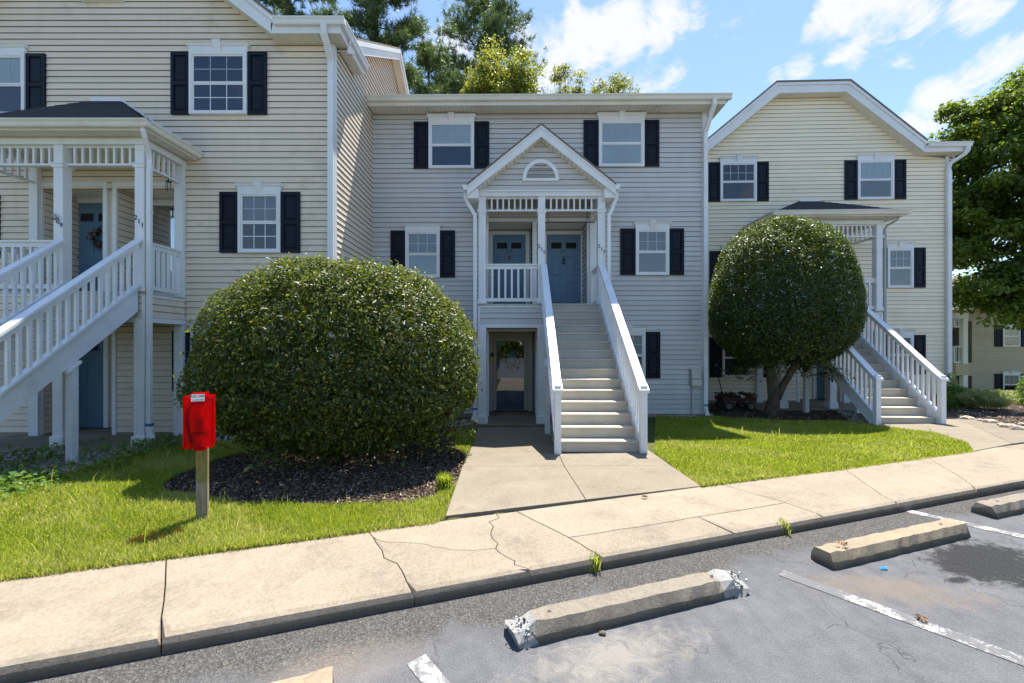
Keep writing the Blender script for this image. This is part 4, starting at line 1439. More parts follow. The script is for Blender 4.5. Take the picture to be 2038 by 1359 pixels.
def middle_porch():
    fr = FM
    off = 1.04
    xs = [fr.s(960, off), fr.s(1077.5, off), fr.s(1196, off)]
    floor = 2.64
    top = fr.z(1077, 393, off)
    frz = fr.z(1077, 421, off)
    p = thing('entry_porch', 'white gabled two storey porch numbered 215 and 217 on middle building', 'porch', (xs[1], -off, SLABZ), fr)
    porch(fr, p, xs, -off, floor, SLABZ, top, frz, (True, False), M['sidM'], M['lapM'], (None, '215', '217'), .54)
    # gable
    yg = -off - .1
    gz = top + .10
    x0, x1 = xs[0] - .1, xs[2] + .1
    xm = (x0 + x1) / 2
    ov = .24
    ex0, ex1 = fr.s(930, off + .3), fr.s(1225, off + .3)
    za = fr.z(1077, 247, off + .3)
    ze = fr.z(1077, 366, off + .3)
    sl = (za - ze) / ((ex1 - ex0) / 2)
    th = .30
    xm = (ex0 + ex1) / 2
    top_z = lambda x: za - sl * abs(x - xm)
    low_z = lambda x: top_z(x) - th
    xin0 = xm - (za - th - gz) / sl
    xin1 = xm + (za - th - gz) / sl
    gw = MB().prism([(x0, gz), (x1, gz), (x1, max(gz + .01, low_z(x1) + .06)), (xm, za - th + .06), (x0, max(gz + .01, low_z(x0) + .06))], 'xz', yg, -.02).build('gable_wall', M['sheath'], p)
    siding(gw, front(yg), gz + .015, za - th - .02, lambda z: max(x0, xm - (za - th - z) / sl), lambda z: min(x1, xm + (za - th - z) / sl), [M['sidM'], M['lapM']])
    MB().box(x0 - .015, x1 + .015, yg - .035, yg, gz - .002, gz + .035).build('gable_trim', M['white'], gw)
    # roof slopes, rake boards and soffits
    for sg, xe in ((-1, ex0), (1, ex1)):
        zE = top_z(xe)
        MB().prism([(xe, zE), (xm, za), (xm, za - .045), (xe, zE - .045)], 'xz', yg - ov - .03, -.02).build('roof', M['brownshingle'], p)
        MB().prism([(xe, zE - .047), (xm, za - .047), (xm, za - .10), (xe, zE - .10)], 'xz', yg - ov - .018, yg - ov + .03).build('rake_moulding', M['white'], p)
        MB().prism([(xe, zE - .101), (xm, za - .101), (xm, za - th), (xe + 0 * sg, zE - th + .04)], 'xz', yg - ov, yg - ov + .025).build('rake_board', M['white'], p)
        # perforated rake soffit
        mb = MB()
        n = 19
        for i in range(n):
            t0, t1 = i / n + .0025, (i + 1) / n - .0025
            xa_, xb_ = xe + (xm - xe) * t0, xe + (xm - xe) * t1
            mb.prism([(xa_, top_z(xa_) - th - .0), (xb_, top_z(xb_) - th), (xb_, top_z(xb_) - th + .02), (xa_, top_z(xa_) - th + .02)], 'xz', yg - ov + .026, yg - .001)
        mb.build('rake_soffit', M['cream'], p)
        # eave gutter along the side with its boxed end
        MB().box(min(xe, xe - sg * .25), max(xe, xe - sg * .25), yg - ov + .03, -.02, zE - th - .02, zE - .1).build('eave_box', M['white'], p)
        gutter_y(p, yg - ov - .01, -.02, xe, zE - .14, sg, M['white'])
        xc = xs[0] - .155 if sg < 0 else xs[2] + .155
        xo = xe + sg * .06
        path = [(xo, yg - .05, zE - .14), (xo, yg - .05, zE - .27), (xo - sg * .04, yg - .05, zE - .36), (xc + sg * .06, yg - .05, zE - .56), (xc, yg - .05, zE - .68), (xc, yg - .05, zE - .85), (xc, yg - .05, .18)]
        downspout(p, path, .075, .06, M['white'], [(xc, yg - .05, 4.7), (xc, yg - .05, 3.0), (xc, yg - .05, 1.0)])
        drain_boot(p, xc, yg - .05, .18, -.05 * 1, -.04)
    # half-round louvre
    cx, zc = fr.s(1076, off + .1), fr.z(1076, 356, off + .1)
    R = fr.s(1112, off + .1) - cx
    yv = yg - .03
    n = 20
    arc = [(math.cos(math.pi * i / n), math.sin(math.pi * i / n)) for i in range(n + 1)]
    def ringseg(r0, r1, ya, yb, mb):
        for i in range(n):
            (c0, s0), (c1, s1) = arc[i], arc[i + 1]
            mb.prism([(cx + r0 * c0, zc + r0 * s0 * 1.05), (cx + r1 * c0, zc + r1 * s0 * 1.05), (cx + r1 * c1, zc + r1 * s1 * 1.05), (cx + r0 * c1, zc + r0 * s1 * 1.05)], 'xz', ya, yb)
    mb = MB(); ringseg(R * .80, R, yv - .025, yv + .03, mb)
    mb.box(cx - R, cx + R, yv - .026, yv + .03, zc - .06, zc - .001)
    lv = mb.build('gable_vent', M['white'], gw)
    MB().prism([(cx + R * .79 * c, zc + R * .79 * s * 1.05) for c, s in arc], 'xz', yv + .015, yv + .028).build('vent_backing', M['lap'], lv)
    for i in range(8):
        z = zc + .02 + i * R * .098
        hw = math.sqrt(max(0, (R * .8) ** 2 - ((z - zc + .03) / 1.05) ** 2)) - .005
        if hw < .03: continue
        MB().hull8([(cx - hw, yv - .02, z), (cx + hw, yv - .02, z), (cx + hw, yv - .014, z + .006), (cx - hw, yv - .014, z + .006)],
                   [(cx - hw, yv + .006, z + .022), (cx + hw, yv + .006, z + .022), (cx + hw, yv + .008, z + .028), (cx - hw, yv + .008, z + .028)]).build('vent_slat', M['white'], lv)
    # rod with two hooks under the porch ceiling
    z = frz - .12
    MB().tube([(xs[1] + .05, -off + .45, z), (xs[2] - .08, -off + .45, z)], .012, 6).tube([(xs[1] + .2, -off + .45, z), (xs[1] + .2, -off + .45, top + .1)], .005, 5).tube([(xs[2] - .25, -off + .45, z), (xs[2] - .25, -off + .45, top + .1)], .005, 5).build('hanging_rod', M['darkmetal'], p)
    st = thing('staircase', 'straight wooden staircase with tan treads and sunlit white rails, centre of photo', 'staircase', ((xs[1] + xs[2]) / 2, -off, 0), fr)
    a, c = xs[1] + .10, xs[2] - .06
    staircase(fr, st, a, c, -off - .10, floor, 0.005, 15, .226, .90, posts=(-off - 1.35,))
    # boxed underside so that no daylight shows between treads
    return xs, floor


MXS, FLOOR = middle_porch()


# ------------------------------------------------------------------ gabled neighbours
def gabled_building(fr, name_label, S0, S1, gb0, gb1, gt0, gt1, ZE, ZG, D, sid, wall_opens, rd, right_side_wall, main_ridge):
    b = thing('apartment_building', name_label, 'building', (0, 0, -.2), fr)
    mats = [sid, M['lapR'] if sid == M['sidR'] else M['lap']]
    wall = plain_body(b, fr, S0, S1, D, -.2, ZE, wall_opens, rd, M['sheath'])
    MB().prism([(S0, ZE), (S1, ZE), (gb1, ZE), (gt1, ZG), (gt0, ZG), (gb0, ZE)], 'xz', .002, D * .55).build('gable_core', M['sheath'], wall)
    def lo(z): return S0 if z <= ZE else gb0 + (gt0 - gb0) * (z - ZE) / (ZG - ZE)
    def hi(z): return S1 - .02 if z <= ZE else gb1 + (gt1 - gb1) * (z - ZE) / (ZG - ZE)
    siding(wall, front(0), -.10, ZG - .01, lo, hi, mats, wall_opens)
    MB().box(S1 - .085, S1 + .02, -.03, .08, -.10, ZE - .01).build('corner_trim', M['white'], b)
    ov, th = .30, .34
    prof = [(gb0, ZE), (gt0, ZG), (gt1, ZG), (gb1, ZE)]
    # offset profile for the top of the rake
    for i in range(3):
        (xa, za), (xb, zb) = prof[i], prof[i + 1]
        # outer line sits above; widen at the knees
        def up(k):
            x, z = prof[k]
            if k in (0, 3): return (x + (-.06 if k == 0 else .06), z + th)
            return (x + (-.11 if k == 1 else .11), z + th)
        ua, ub = up(i), up(i + 1)
        m1 = lambda p, q, t: (p[0] + (q[0] - p[0]) * t, p[1] + (q[1] - p[1]) * t)
        MB().prism([(xa, za), (xb, zb), m1((xb, zb), ub, .66), m1((xa, za), ua, .66)], 'xz', -ov - .02, -ov).build('rake_board', M['white'], b)
        MB().prism([m1((xa, za), ua, .665), m1((xb, zb), ub, .665), m1((xb, zb), ub, .93), m1((xa, za), ua, .93)], 'xz', -ov - .045, -ov).build('rake_moulding', M['white'], b)
        MB().prism([m1((xa, za), ua, .935), m1((xb, zb), ub, .935), (ub[0], ub[1] + .03), (ua[0], ua[1] + .03)], 'xz', -ov - .06, D * .55).build('roof', M['brownshingle'], b)
        MB().prism([m1((xa, za), ua, .3), m1((xb, zb), ub, .3), m1((xb, zb), ub, .92), m1((xa, za), ua, .92)], 'xz', -ov + .03, D * .55).build('rafter_box', M['sheath'], b)
        mb = MB()
        L_ = math.hypot(xb - xa, zb - za)
        n = max(2, int(L_ / .12))
        for k in range(n):
            t0, t1 = k / n + .03 / n, (k + 1) / n - .03 / n
            p, q = m1((xa, za), (xb, zb), t0), m1((xa, za), (xb, zb), t1)
            mb.prism([p, q, (q[0], q[1] + .02), (p[0], p[1] + .02)], 'xz', -ov + .001, -.001)
        mb.prism([(xa, za + .022), (xb, zb + .022), (xb, zb + .04), (xa, za + .04)], 'xz', -ov + .001, -.001)
        mb.build('rake_soffit', M['cream'], b)
    # eave return at the right
    oe = .25
    yb = main_ridge[3]
    soffit_x(b, gb1, S1 + oe - .02, -ov + .01, -.001, ZE + .001, M['cream'], .11)
    soffit_y(b, S1 + .021, S1 + oe - .02, .0, yb, ZE + .002, M['cream'], .11)
    MB().box(gb1 + .0, S1 + oe, -ov - .02, -ov + .008, ZE, ZE + .2).box(S1 + oe - .022, S1 + oe, -ov + .009, yb, ZE, ZE + .2).build('fascia', M['white'], b)
    gutter_x(b, gb1 + .08, S1 + oe + .11, -ov - .02, ZE + .13, M['white'])
    gutter_y(b, -ov - .02, yb + .05, S1 + oe, ZE + .1302, 1, M['white'])
    zr = ZE + .26
    MB().add([(gb1 + .06, -ov - .04, zr), (S1 + oe + .03, -ov - .04, zr), (S1 + oe + .03, yb, zr), (gb1 - 1.2, yb, zr + 1.1), (gb1 + .06, yb, zr)],
             [(0, 1, 2, 4)]).build('roof', M['brownshingle'], b)
    # main roof behind, ridge along the front
    yr, zrd, ye, _ = main_ridge
    y0, z0 = .06, ZE + .22
    yB = 2 * yr - y0
    xa, xb = S0 - .2, S1 + .27
    MB().prism([(y0, z0), (yr, zrd), (yB, z0), (yB, z0 - .05), (yr, zrd - .06), (y0, z0 - .05)], 'yz', xa, xb).build('roof', M['brownshingle'], b)
    MB().prism([(y0 + .05, ZE), (y0 + .05, z0 - .1), (yr, zrd - .12), (yB - .05, z0 - .1), (yB - .05, ZE)], 'yz', S0, S1 - .003).build('attic_wall', M['sheath'], wall)
    for (p, q) in (((y0, z0), (yr, zrd)), ((yr, zrd), (yB, z0))):
        MB().prism([(p[0], p[1] - .06), (q[0], q[1] - .06), (q[0], q[1] - .17), (p[0], p[1] - .17)], 'yz', xb - .0, xb + .03).build('rake_moulding', M['white'], b)
        MB().prism([(p[0], p[1] - .172), (q[0], q[1] - .172), (q[0], q[1] - .36), (p[0], p[1] - .36)], 'yz', xb - .03, xb).build('rake_board', M['white'], b)
        MB().prism([(p[0], p[1] - .30), (q[0], q[1] - .30), (q[0], q[1] - .32), (p[0], p[1] - .32)], 'yz', S1 + .02, xb - .031).build('rake_soffit', M['cream'], b)
    if right_side_wall:
        sl = (zrd - z0) / (yr - y0)
        def slo(z): return .05 if z < z0 - .34 else y0 + (z - (z0 - .34)) / sl
        def shi(z): return yB - .1 if z < z0 - .34 else yB - (z - (z0 - .34)) / sl
        siding(wall, side(S1 - .0, 1), -.10, zrd - .36, lambda z: max(.05, slo(z)), shi, mats)
        MB().box(S1 - .02, S1 - .001, .081, yB - .1, -.1, ZE).build('side_sheathing', M['sheath'], wall)
    return b, wall


def left_building():
    fr = FL
    S1 = fr.s(665.5)
    S0 = S1 - 9.6
    gb1 = fr.s(557)
    ZE = fr.z(600, 88.5)
    run, hgt = 2.43, 1.87
    gt1 = gb1 - run
    gt0 = gt1 - 2.1
    gb0 = gt0 - run
    rd = .75
    fl = 2.65
    zc = fr.z(200, 371)
    o0, o1 = fr.s(86), fr.s(356)
    zl = fl - .54
    opens = [(o0, o1, -.2, zl - .02), (o0, o1, fl, zc)]
    b, wall = gabled_building(fr, 'beige vinyl sided three storey building with gable, nearest at the left', S0, S1, gb0, gb1, gt0, gt1, ZE, ZE + hgt, 8.2, M['sidL'], opens, rd, True, (4.05, 10.55, 8.2, 1.0))
    m0, m1 = fr.s(207), fr.s(233)
    for (a, c) in ((o0, m0), (m1, o1)):
        recess(b, wall, a, c, fl, zc, rd, M['sidL'], M['lap'], joined=True)
    MB().box(m0 + .005, m1 - .005, .03, rd, fl, zc).build('divider', M['sidL'], b)
    # ground floor: one broad recess with a beige wall and a blue door
    lw0 = fr.s(225)
    recess(b, wall, o0, lw0 + .0, -.14, zl - .02, rd, M['sidL'], M['lap'], joined=True)
    MB().box(lw0, o1, .004, rd, -.2, zl - .021).build('infill_wall', M['sheath'], b)
    siding(wall, front(.004), -.10, zl - .03, lambda z: lw0 + .075, lambda z: o1, [M['sidL'], M['lap']])
    zt = fr.z(180, 406, -rd)
    d0 = fr.s(155, -rd)
    d209 = door(b, d0, d0 + .915, fl, zt, rd - .02, -1)
    dl0 = fr.s(130, -rd)
    door(b, dl0 - .0, dl0 + .915, -.13, 1.95, rd - .02, -1, True)
    entry_light(b, d0 + .5, rd - .02, zt + .22)
    # storm door of number 211 mirrors the sky
    e1 = fr.s(357, -rd) + .02
    e0 = e1 - .86
    sd = MB().box(e0 - .05, e0, rd - .10, rd - .03, fl, zt).box(e1 - .0, e1 + .05, rd - .10, rd - .03, fl, zt).box(e0, e1, rd - .099, rd - .03, zt - .06, zt).box(e0, e1, rd - .099, rd - .03, fl, fl + .2).build('storm_door', M['white'], b)
    MB().add([(e0, rd - .08, fl + .2), (e1, rd - .08, fl + .2), (e1, rd - .08, zt - .06), (e0, rd - .08, zt - .06)], [(0, 1, 2, 3)]).build('storm_glass', M['mirror'], sd)
    door(b, e0 + .0, e1 - .0, fl, zt - .02, rd - .01, 1)
    entry_light(b, (e0 + e1) / 2 + .1, rd - .02, zt + .22)
    # windows
    window(b, fr, 381, 495, 107, 230, cols=3, low_grid=True, fill='curtain')
    window(b, fr, -58, 56, 110, 233, cols=4, fill='blind', low='room', key=True)
    window(b, fr, 477.5, 561, 384, 504, cols=3, low_grid=True, fill='greyblind', low='room')
    window(b, fr, 384, 468, 659, 779, cols=3, fill='room')
    window(b, fr, 166, 251, -95, 6, cols=2, fill='room', sh=(0, 0))
    shutter(b, fr.s(-34), fr.s(3), fr.z(0, 512), fr.z(0, 390), 0)
    # downspout elbow into the corner board
    xd = S1 - .035
    zf = ZE + .15
    downspout(b, [(xd - .02, -.36, zf), (xd - .02, -.36, zf - .2), (xd, -.3, zf - .3), (xd, -.09, zf - .55), (xd, -.085, zf - .75), (xd, -.085, .1)], .11, .075, M['white'])
    # dryer vent on the side wall
    z = fr.z(672, 490)
    v = MB().box(S1 + .02, S1 + .06, .30, .48, 3.45, 3.62).build('dryer_vent', M['cream'], b)
    for k in range(3):
        MB().hull8([(S1 + .06, .31, 3.47 + k * .05), (S1 + .06, .47, 3.47 + k * .05), (S1 + .065, .47, 3.475 + k * .05), (S1 + .065, .31, 3.475 + k * .05)],
                   [(S1 + .09, .31, 3.45 + k * .05), (S1 + .09, .47, 3.45 + k * .05), (S1 + .095, .47, 3.455 + k * .05), (S1 + .095, .31, 3.455 + k * .05)]).build('vent_flap', M['cream'], v)
    # porch
    off = .92
    xs = [0, fr.s(125, off), fr.s(285, off)]
    xs[0] = 2 * xs[1] - xs[2]
    top = fr.z(285, 291.5, off)
    frz = fr.z(285, 331, off)
    p = thing('entry_porch', 'white hip roofed porch numbered 209 and 211 on the left building', 'porch', (xs[1], -off, SLABZ), fr)
    porch(fr, p, xs, -off, fl, SLABZ, top, frz, (True, False), M['sidL'], M['lap'], (None, '209', '211'), .54)
    hip_porch_roof(p, xs, -off, top, fr.s(184), fr.s(242), fr.z(215, 202))
    xc = xs[2] + .165
    yg = -off - .04
    z0 = top + .19
    path = [(xs[2] + .30, yg - .30, z0 + .0), (xs[2] + .30, yg - .30, z0 - .08), (xs[2] + .28, yg - .25, z0 - .16), (xc + .03, yg - .06, z0 - .36), (xc, yg - .02, z0 - .46), (xc, yg - .02, z0 - .60), (xc, yg - .02, .22)]
    downspout(p, path, .07, .055, M['white'], [(xc, yg - .02, 4.1), (xc, yg - .02, 1.0)])
    drain_boot(p, xc, yg - .02, .22, .06, -.02)
    st = thing('staircase', 'white railed wooden staircase running out of frame at the left', 'staircase', ((xs[1] + xs[2]) / 2, -off - 2, 0), fr)
    a, c = xs[1] + .12, xs[2] - .05
    staircase(fr, st, a, c, -off - .10, fl, .03, 15, .212, .92, posts=(-off - 1.25,))
    # clamp light on column 209
    MB().tube([(xs[1] - .08, -off - .085, 4.05), (xs[1] - .02, -off - .13, 4.02), (xs[1] + .04, -off - .14, 3.95)], [.012, .02, .03], 8).build('clamp_light', M['metal'], p)
    return b, p, dict(d0=d0, zt=zt, rd=rd, fl=fl, xs=xs, off=off)


BL, PL, LD = left_building()


def right_building():
    fr = FR
    S1 = fr.s(1886)
    S0 = fr.s(1404) - 1.2
    gb1 = fr.s(1822)
    ZE = fr.z(1822, 311)
    ZG = fr.z(1670, 194)
    gt1, gt0 = fr.s(1670), fr.s(1540)
    gb0 = gt0 - (gb1 - gt1)
    rd = .75
    fl = 2.65
    off = 1.25
    xs = [fr.s(1556, off), fr.s(1654, off), fr.s(1746, off)]
    zc = 4.95
    zl = fl - .56
    o0, o1 = xs[0] + .1, xs[2] - .15
    opens = [(o0, o1, -.25, zl), (o0, o1, fl, zc)]
    b, wall = gabled_building(fr, 'pale yellow vinyl sided building with flat topped gable at the right', S0, S1, gb0, gb1, gt0, gt1, ZE, ZG, 8.2, M['sidR'], opens, rd, False, (4.05, 10.0, 8.2, 1.0))
    mid = (o0 + o1) / 2
    for (a, c) in ((o0, mid - .05), (mid + .05, o1)):
        recess(b, wall, a, c, fl, zc, rd, M['sidR'], M['lapR'])
    MB().box(mid - .045, mid + .045, .03, rd, fl, zc).build('divider', M['sidR'], b)
    door(b, o0 + .12, o0 + 1.03, fl, 4.68, rd - .02, 1)
    door(b, o1 - 1.0, o1 - .1, fl, 4.68, rd - .02, -1)
    recess(b, wall, mid - .05, o1, -.14, zl, rd, M['sidR'], M['lapR'])
    MB().box(o0, mid - .05, .004, rd, -.25, zl).build('infill_wall', M['sheath'], b)
    siding(wall, front(.004), -.10, zl - .01, lambda z: o0, lambda z: mid - .12, [M['sidR'], M['lapR']])
    d = fr.s(1622, -rd)
    door(b, d, d + .9, -.13, 1.9, rd - .02, 1, False)
    window(b, fr, 1432, 1504, 324, 401.6, cols=4, fill='room')
    window(b, fr, 1704.5, 1776, 319.5, 397.7, cols=4, fill='blind', low='greyblind')
    window(b, fr, 1763, 1814.5, 494, 573, cols=3, fill='greyblind')
    window(b, fr, 1763, 1814.5, 667, 745, cols=3, fill='greyblind')
    window(b, fr, 1436, 1508, 672, 751, cols=3, fill='room')
    window(b, fr, 1436, 1490, 500, 578, cols=3, fill='greyblind')
    xd = S1 - .045
    zf = ZE + .15
    downspout(b, [(xd + .28, -.38, zf), (xd + .28, -.38, zf - .14), (xd + .24, -.34, zf - .24), (xd + .03, -.13, zf - .42), (xd, -.09, zf - .55), (xd, -.09, zf - .7), (xd, -.09, .1)], .12, .08, M['white'])
    top = fr.z(1746, 447, off)
    frz = fr.z(1746, 472, off)
    p = thing('entry_porch', 'white hip roofed porch behind the round clipped tree at the right', 'porch', (xs[1], -off, SLABZ), fr)
    porch(fr, p, xs, -off, fl, SLABZ, top, frz, (False, True), M['sidR'], M['lapR'], None, .54)
    hip_porch_roof(p, xs, -off, top, fr.s(1590), fr.s(1626), fr.z(1605, 401), .42)
    xc = xs[2] + .16
    z0 = top + .18
    downspout(p, [(xs[2] + .36, -off - .30, z0), (xs[2] + .33, -off - .27, z0 - .12), (xc + .02, -off - .1, z0 - .24), (xc, -off - .06, z0 - .34), (xc, -off - .06, z0 - .5), (xc, -off - .06, fl - .4)], .06, .05, M['metal'])
    st = thing('staircase', 'white railed wooden staircase with tan treads in front of pale yellow building', 'staircase', ((xs[0] + xs[1]) / 2, -off - 2, 0), fr)
    a, c = xs[0] + .11, xs[1] - .05
    staircase(fr, st, a, c, -off - .10, fl, -.04, 15, .222, .92, posts=(-off - 1.0,))
    return b, xs


BR, RXS = right_building()


def far_building():
    fr = Frame(20.0, 25.2, -4)
    S0, S1 = fr.s(1700), fr.s(2330)
    z0 = -1.75
    b = thing('apartment_building', 'tan vinyl sided building far off behind the leafy tree at right', 'building', (0, 0, z0), fr)
    ZT = fr.z(2000, 612)
    o0, o1 = fr.s(1860), fr.s(1934)
    zf = fr.z(1900, 722)
    opens = [(o0, o1, z0, zf - .75), (o0, o1, zf, zf + 2.4)]
    wall = plain_body(b, fr, S0, S1, 7, z0, ZT, opens, 1.2, M['sheath'])
    siding(wall, front(0), z0 + .1, ZT, lambda z: S0, lambda z: S1, [M['sidF'], M['lap']], opens)
    MB().box(o0, o1, 1.15, 1.2, z0, zf + 2.4).build('recess_wall', M['sidF'], b)
    window(b, fr, 1994, 2028, 648, 690, cols=3, fill='greyblind', shw=.42)
    window(b, fr, 1994, 2028, 744, 786, cols=3, fill='greyblind', low='room', shw=.42)
    x0, x1 = fr.s(1946), fr.s(2400)
    fx = fr.s(1922, 1.3)
    # balcony with post, rails and band
    MB().box(o0, fx + .15, -1.3, -.001, zf - .62, zf).build('balcony_band', M['sidF'], b)
    MB().box(fx - .12, fx + .12, -1.3, -1.06, z0, zf - .621).build('post', M['white'], b)
    pr = MB().box(fx - .12, fx + .12, -1.3, -1.06, zf + .001, zf + 2.5).build('post', M['white'], b)
    MB().box(o0, fx + .15, -1.3, -.001, zf + 2.501, zf + 2.8).build('balcony_beam', M['cream'], b)
    for (p, q, n) in (((o0, -1.2), (fx - .12, -1.2), 13), ((fx, -1.06), (fx, -.02), 8)):
        mb = MB().bar((*p, zf + .95), (*q, zf + .95), .1, .06).bar((*p, zf + .08), (*q, zf + .08), .06, .08).cbox(p[0] * .98 + q[0] * .02, p[1] * .98 + q[1] * .02, zf + .51, .05, .05, .86)
        r = mb.build('railing', M['white'], b)
        picket_row(r, p, q, zf + .12, zf + .92, n, .06)
        r2 = MB().bar((*p, zf + 2.05), (*q, zf + 2.05), .06, .06).build('frieze', M['white'], b)
        picket_row(r2, p, q, zf + 2.08, zf + 2.5, n, .05, 'frieze_slat')
    door(b, fr.s(1905, -1.1), fr.s(1905, -1.1) + .95, z0 + .3, z0 + 2.4, 1.12, 1)
    door(b, fr.s(1880, -1.1) - .2, fr.s(1880, -1.1) + .7, zf, zf + 2.05, 1.12, 1)
    MB().prism([(-.6, ZT - .02), (3.5, ZT + 2.3), (7.6, ZT - .02)], 'yz', S0 - .3, S1).build('roof', M['brownshingle'], b)
    MB().box(S0 - .3, S1, -.62, -.58, ZT - .16, ZT + .02).build('fascia', M['white'], b)


far_building()

# ------------------------------------------------------------------ foliage
def unit(v):
    return v / (np.linalg.norm(v, axis=1, keepdims=True) + 1e-9)


def leaf_cloud(P, Nrm, size, aspect=.5, spread=.8, fold=.12, rng=RNG, jitter=.3):
    """folded pointed leaves (two triangles each) at points P facing roughly Nrm"""
    n = len(P)
    nr = unit(Nrm + rng.normal(size=(n, 3)) * spread)
    ax = unit(np.cross(nr, rng.normal(size=(n, 3))))
    bx = np.cross(nr, ax)
    L = size * (1 + rng.normal(size=(n, 1)) * jitter).clip(.45, 1.7)
    W = L * aspect
    base, tip = P - ax * L / 2, P + ax * L / 2
    lf, rt = P + bx * W / 2 + nr * L * fold, P - bx * W / 2 + nr * L * fold
    V = np.stack([base, rt, tip, lf], 1).reshape(-1, 3)
    k = np.arange(n)[:, None] * 4
    F = np.concatenate([k + np.array([[0, 1, 2]]), k + np.array([[0, 2, 3]])], 1).reshape(-1, 3)
    return V, F, np.repeat(rng.random(n), 2)


def merge(parts):
    Vs, Fs, As, b = [], [], [], 0
    for V, F, A in parts:
        Vs.append(V); Fs.append(F + b); As.append(A); b += len(V)
    return np.concatenate(Vs), np.concatenate(Fs), np.concatenate(As)


LEAF_HOLLY = leaf_mat('glossy_evergreen_leaf', [(0, (0.010, 0.022, 0.003)), (.45, (0.030, 0.052, 0.007)), (.8, (0.085, 0.118, 0.014)), (.96, (0.24, 0.245, 0.032)), (1, (0.22, 0.14, 0.05))], .45, .26, .35, (.5, .6, .05))
LEAF_CLIP = leaf_mat('dark_glossy_leaf', [(0, (0.006, 0.018, 0.003)), (.6, (0.018, 0.043, 0.006)), (.93, (0.055, 0.105, 0.012)), (1, (0.13, 0.18, 0.02))], .42, .22, .4, (.45, .6, .04))
LEAF_MAPLE = leaf_mat('maple_leaf', [(0, (0.02, 0.046, 0.007)), (.6, (0.06, 0.105, 0.013)), (1, (0.17, 0.21, 0.025))], .45, .46, .4, (.45, .6, .04))
LEAF_YEL = leaf_mat('yellow_green_leaf', [(0, (0.05, 0.095, 0.018)), (.5, (0.11, 0.16, 0.028)), (1, (0.23, 0.26, 0.045))], .45, .45, .4, (.7, .7, .08))
NEEDLE = leaf_mat('pine_needle', [(0, (0.03, 0.055, 0.022)), (.6, (0.07, 0.11, 0.042)), (1, (0.15, 0.19, 0.07))], .45, .3, .4, (.3, .45, .1))
GRASS = leaf_mat('grass_blade', [(0, (0.13, 0.19, 0.018)), (.5, (0.26, 0.34, 0.035)), (.8, (0.38, 0.43, 0.06)), (.9, (0.50, 0.44, 0.19)), (1, (0.60, 0.51, 0.28))], .5, .5, .3, (.72, .78, .06))
WEED = leaf_mat('weed_leaf', [(0, (0.04, 0.10, 0.015)), (.6, (0.09, 0.18, 0.025)), (1, (0.22, 0.30, 0.05))], .45, .4, .4)
PALE = leaf_mat('pale_shrub_leaf', [(0, (0.17, 0.22, 0.08)), (.6, (0.33, 0.38, 0.13)), (1, (0.52, 0.54, 0.22))], .5, .4, .3, (.6, .65, .2))


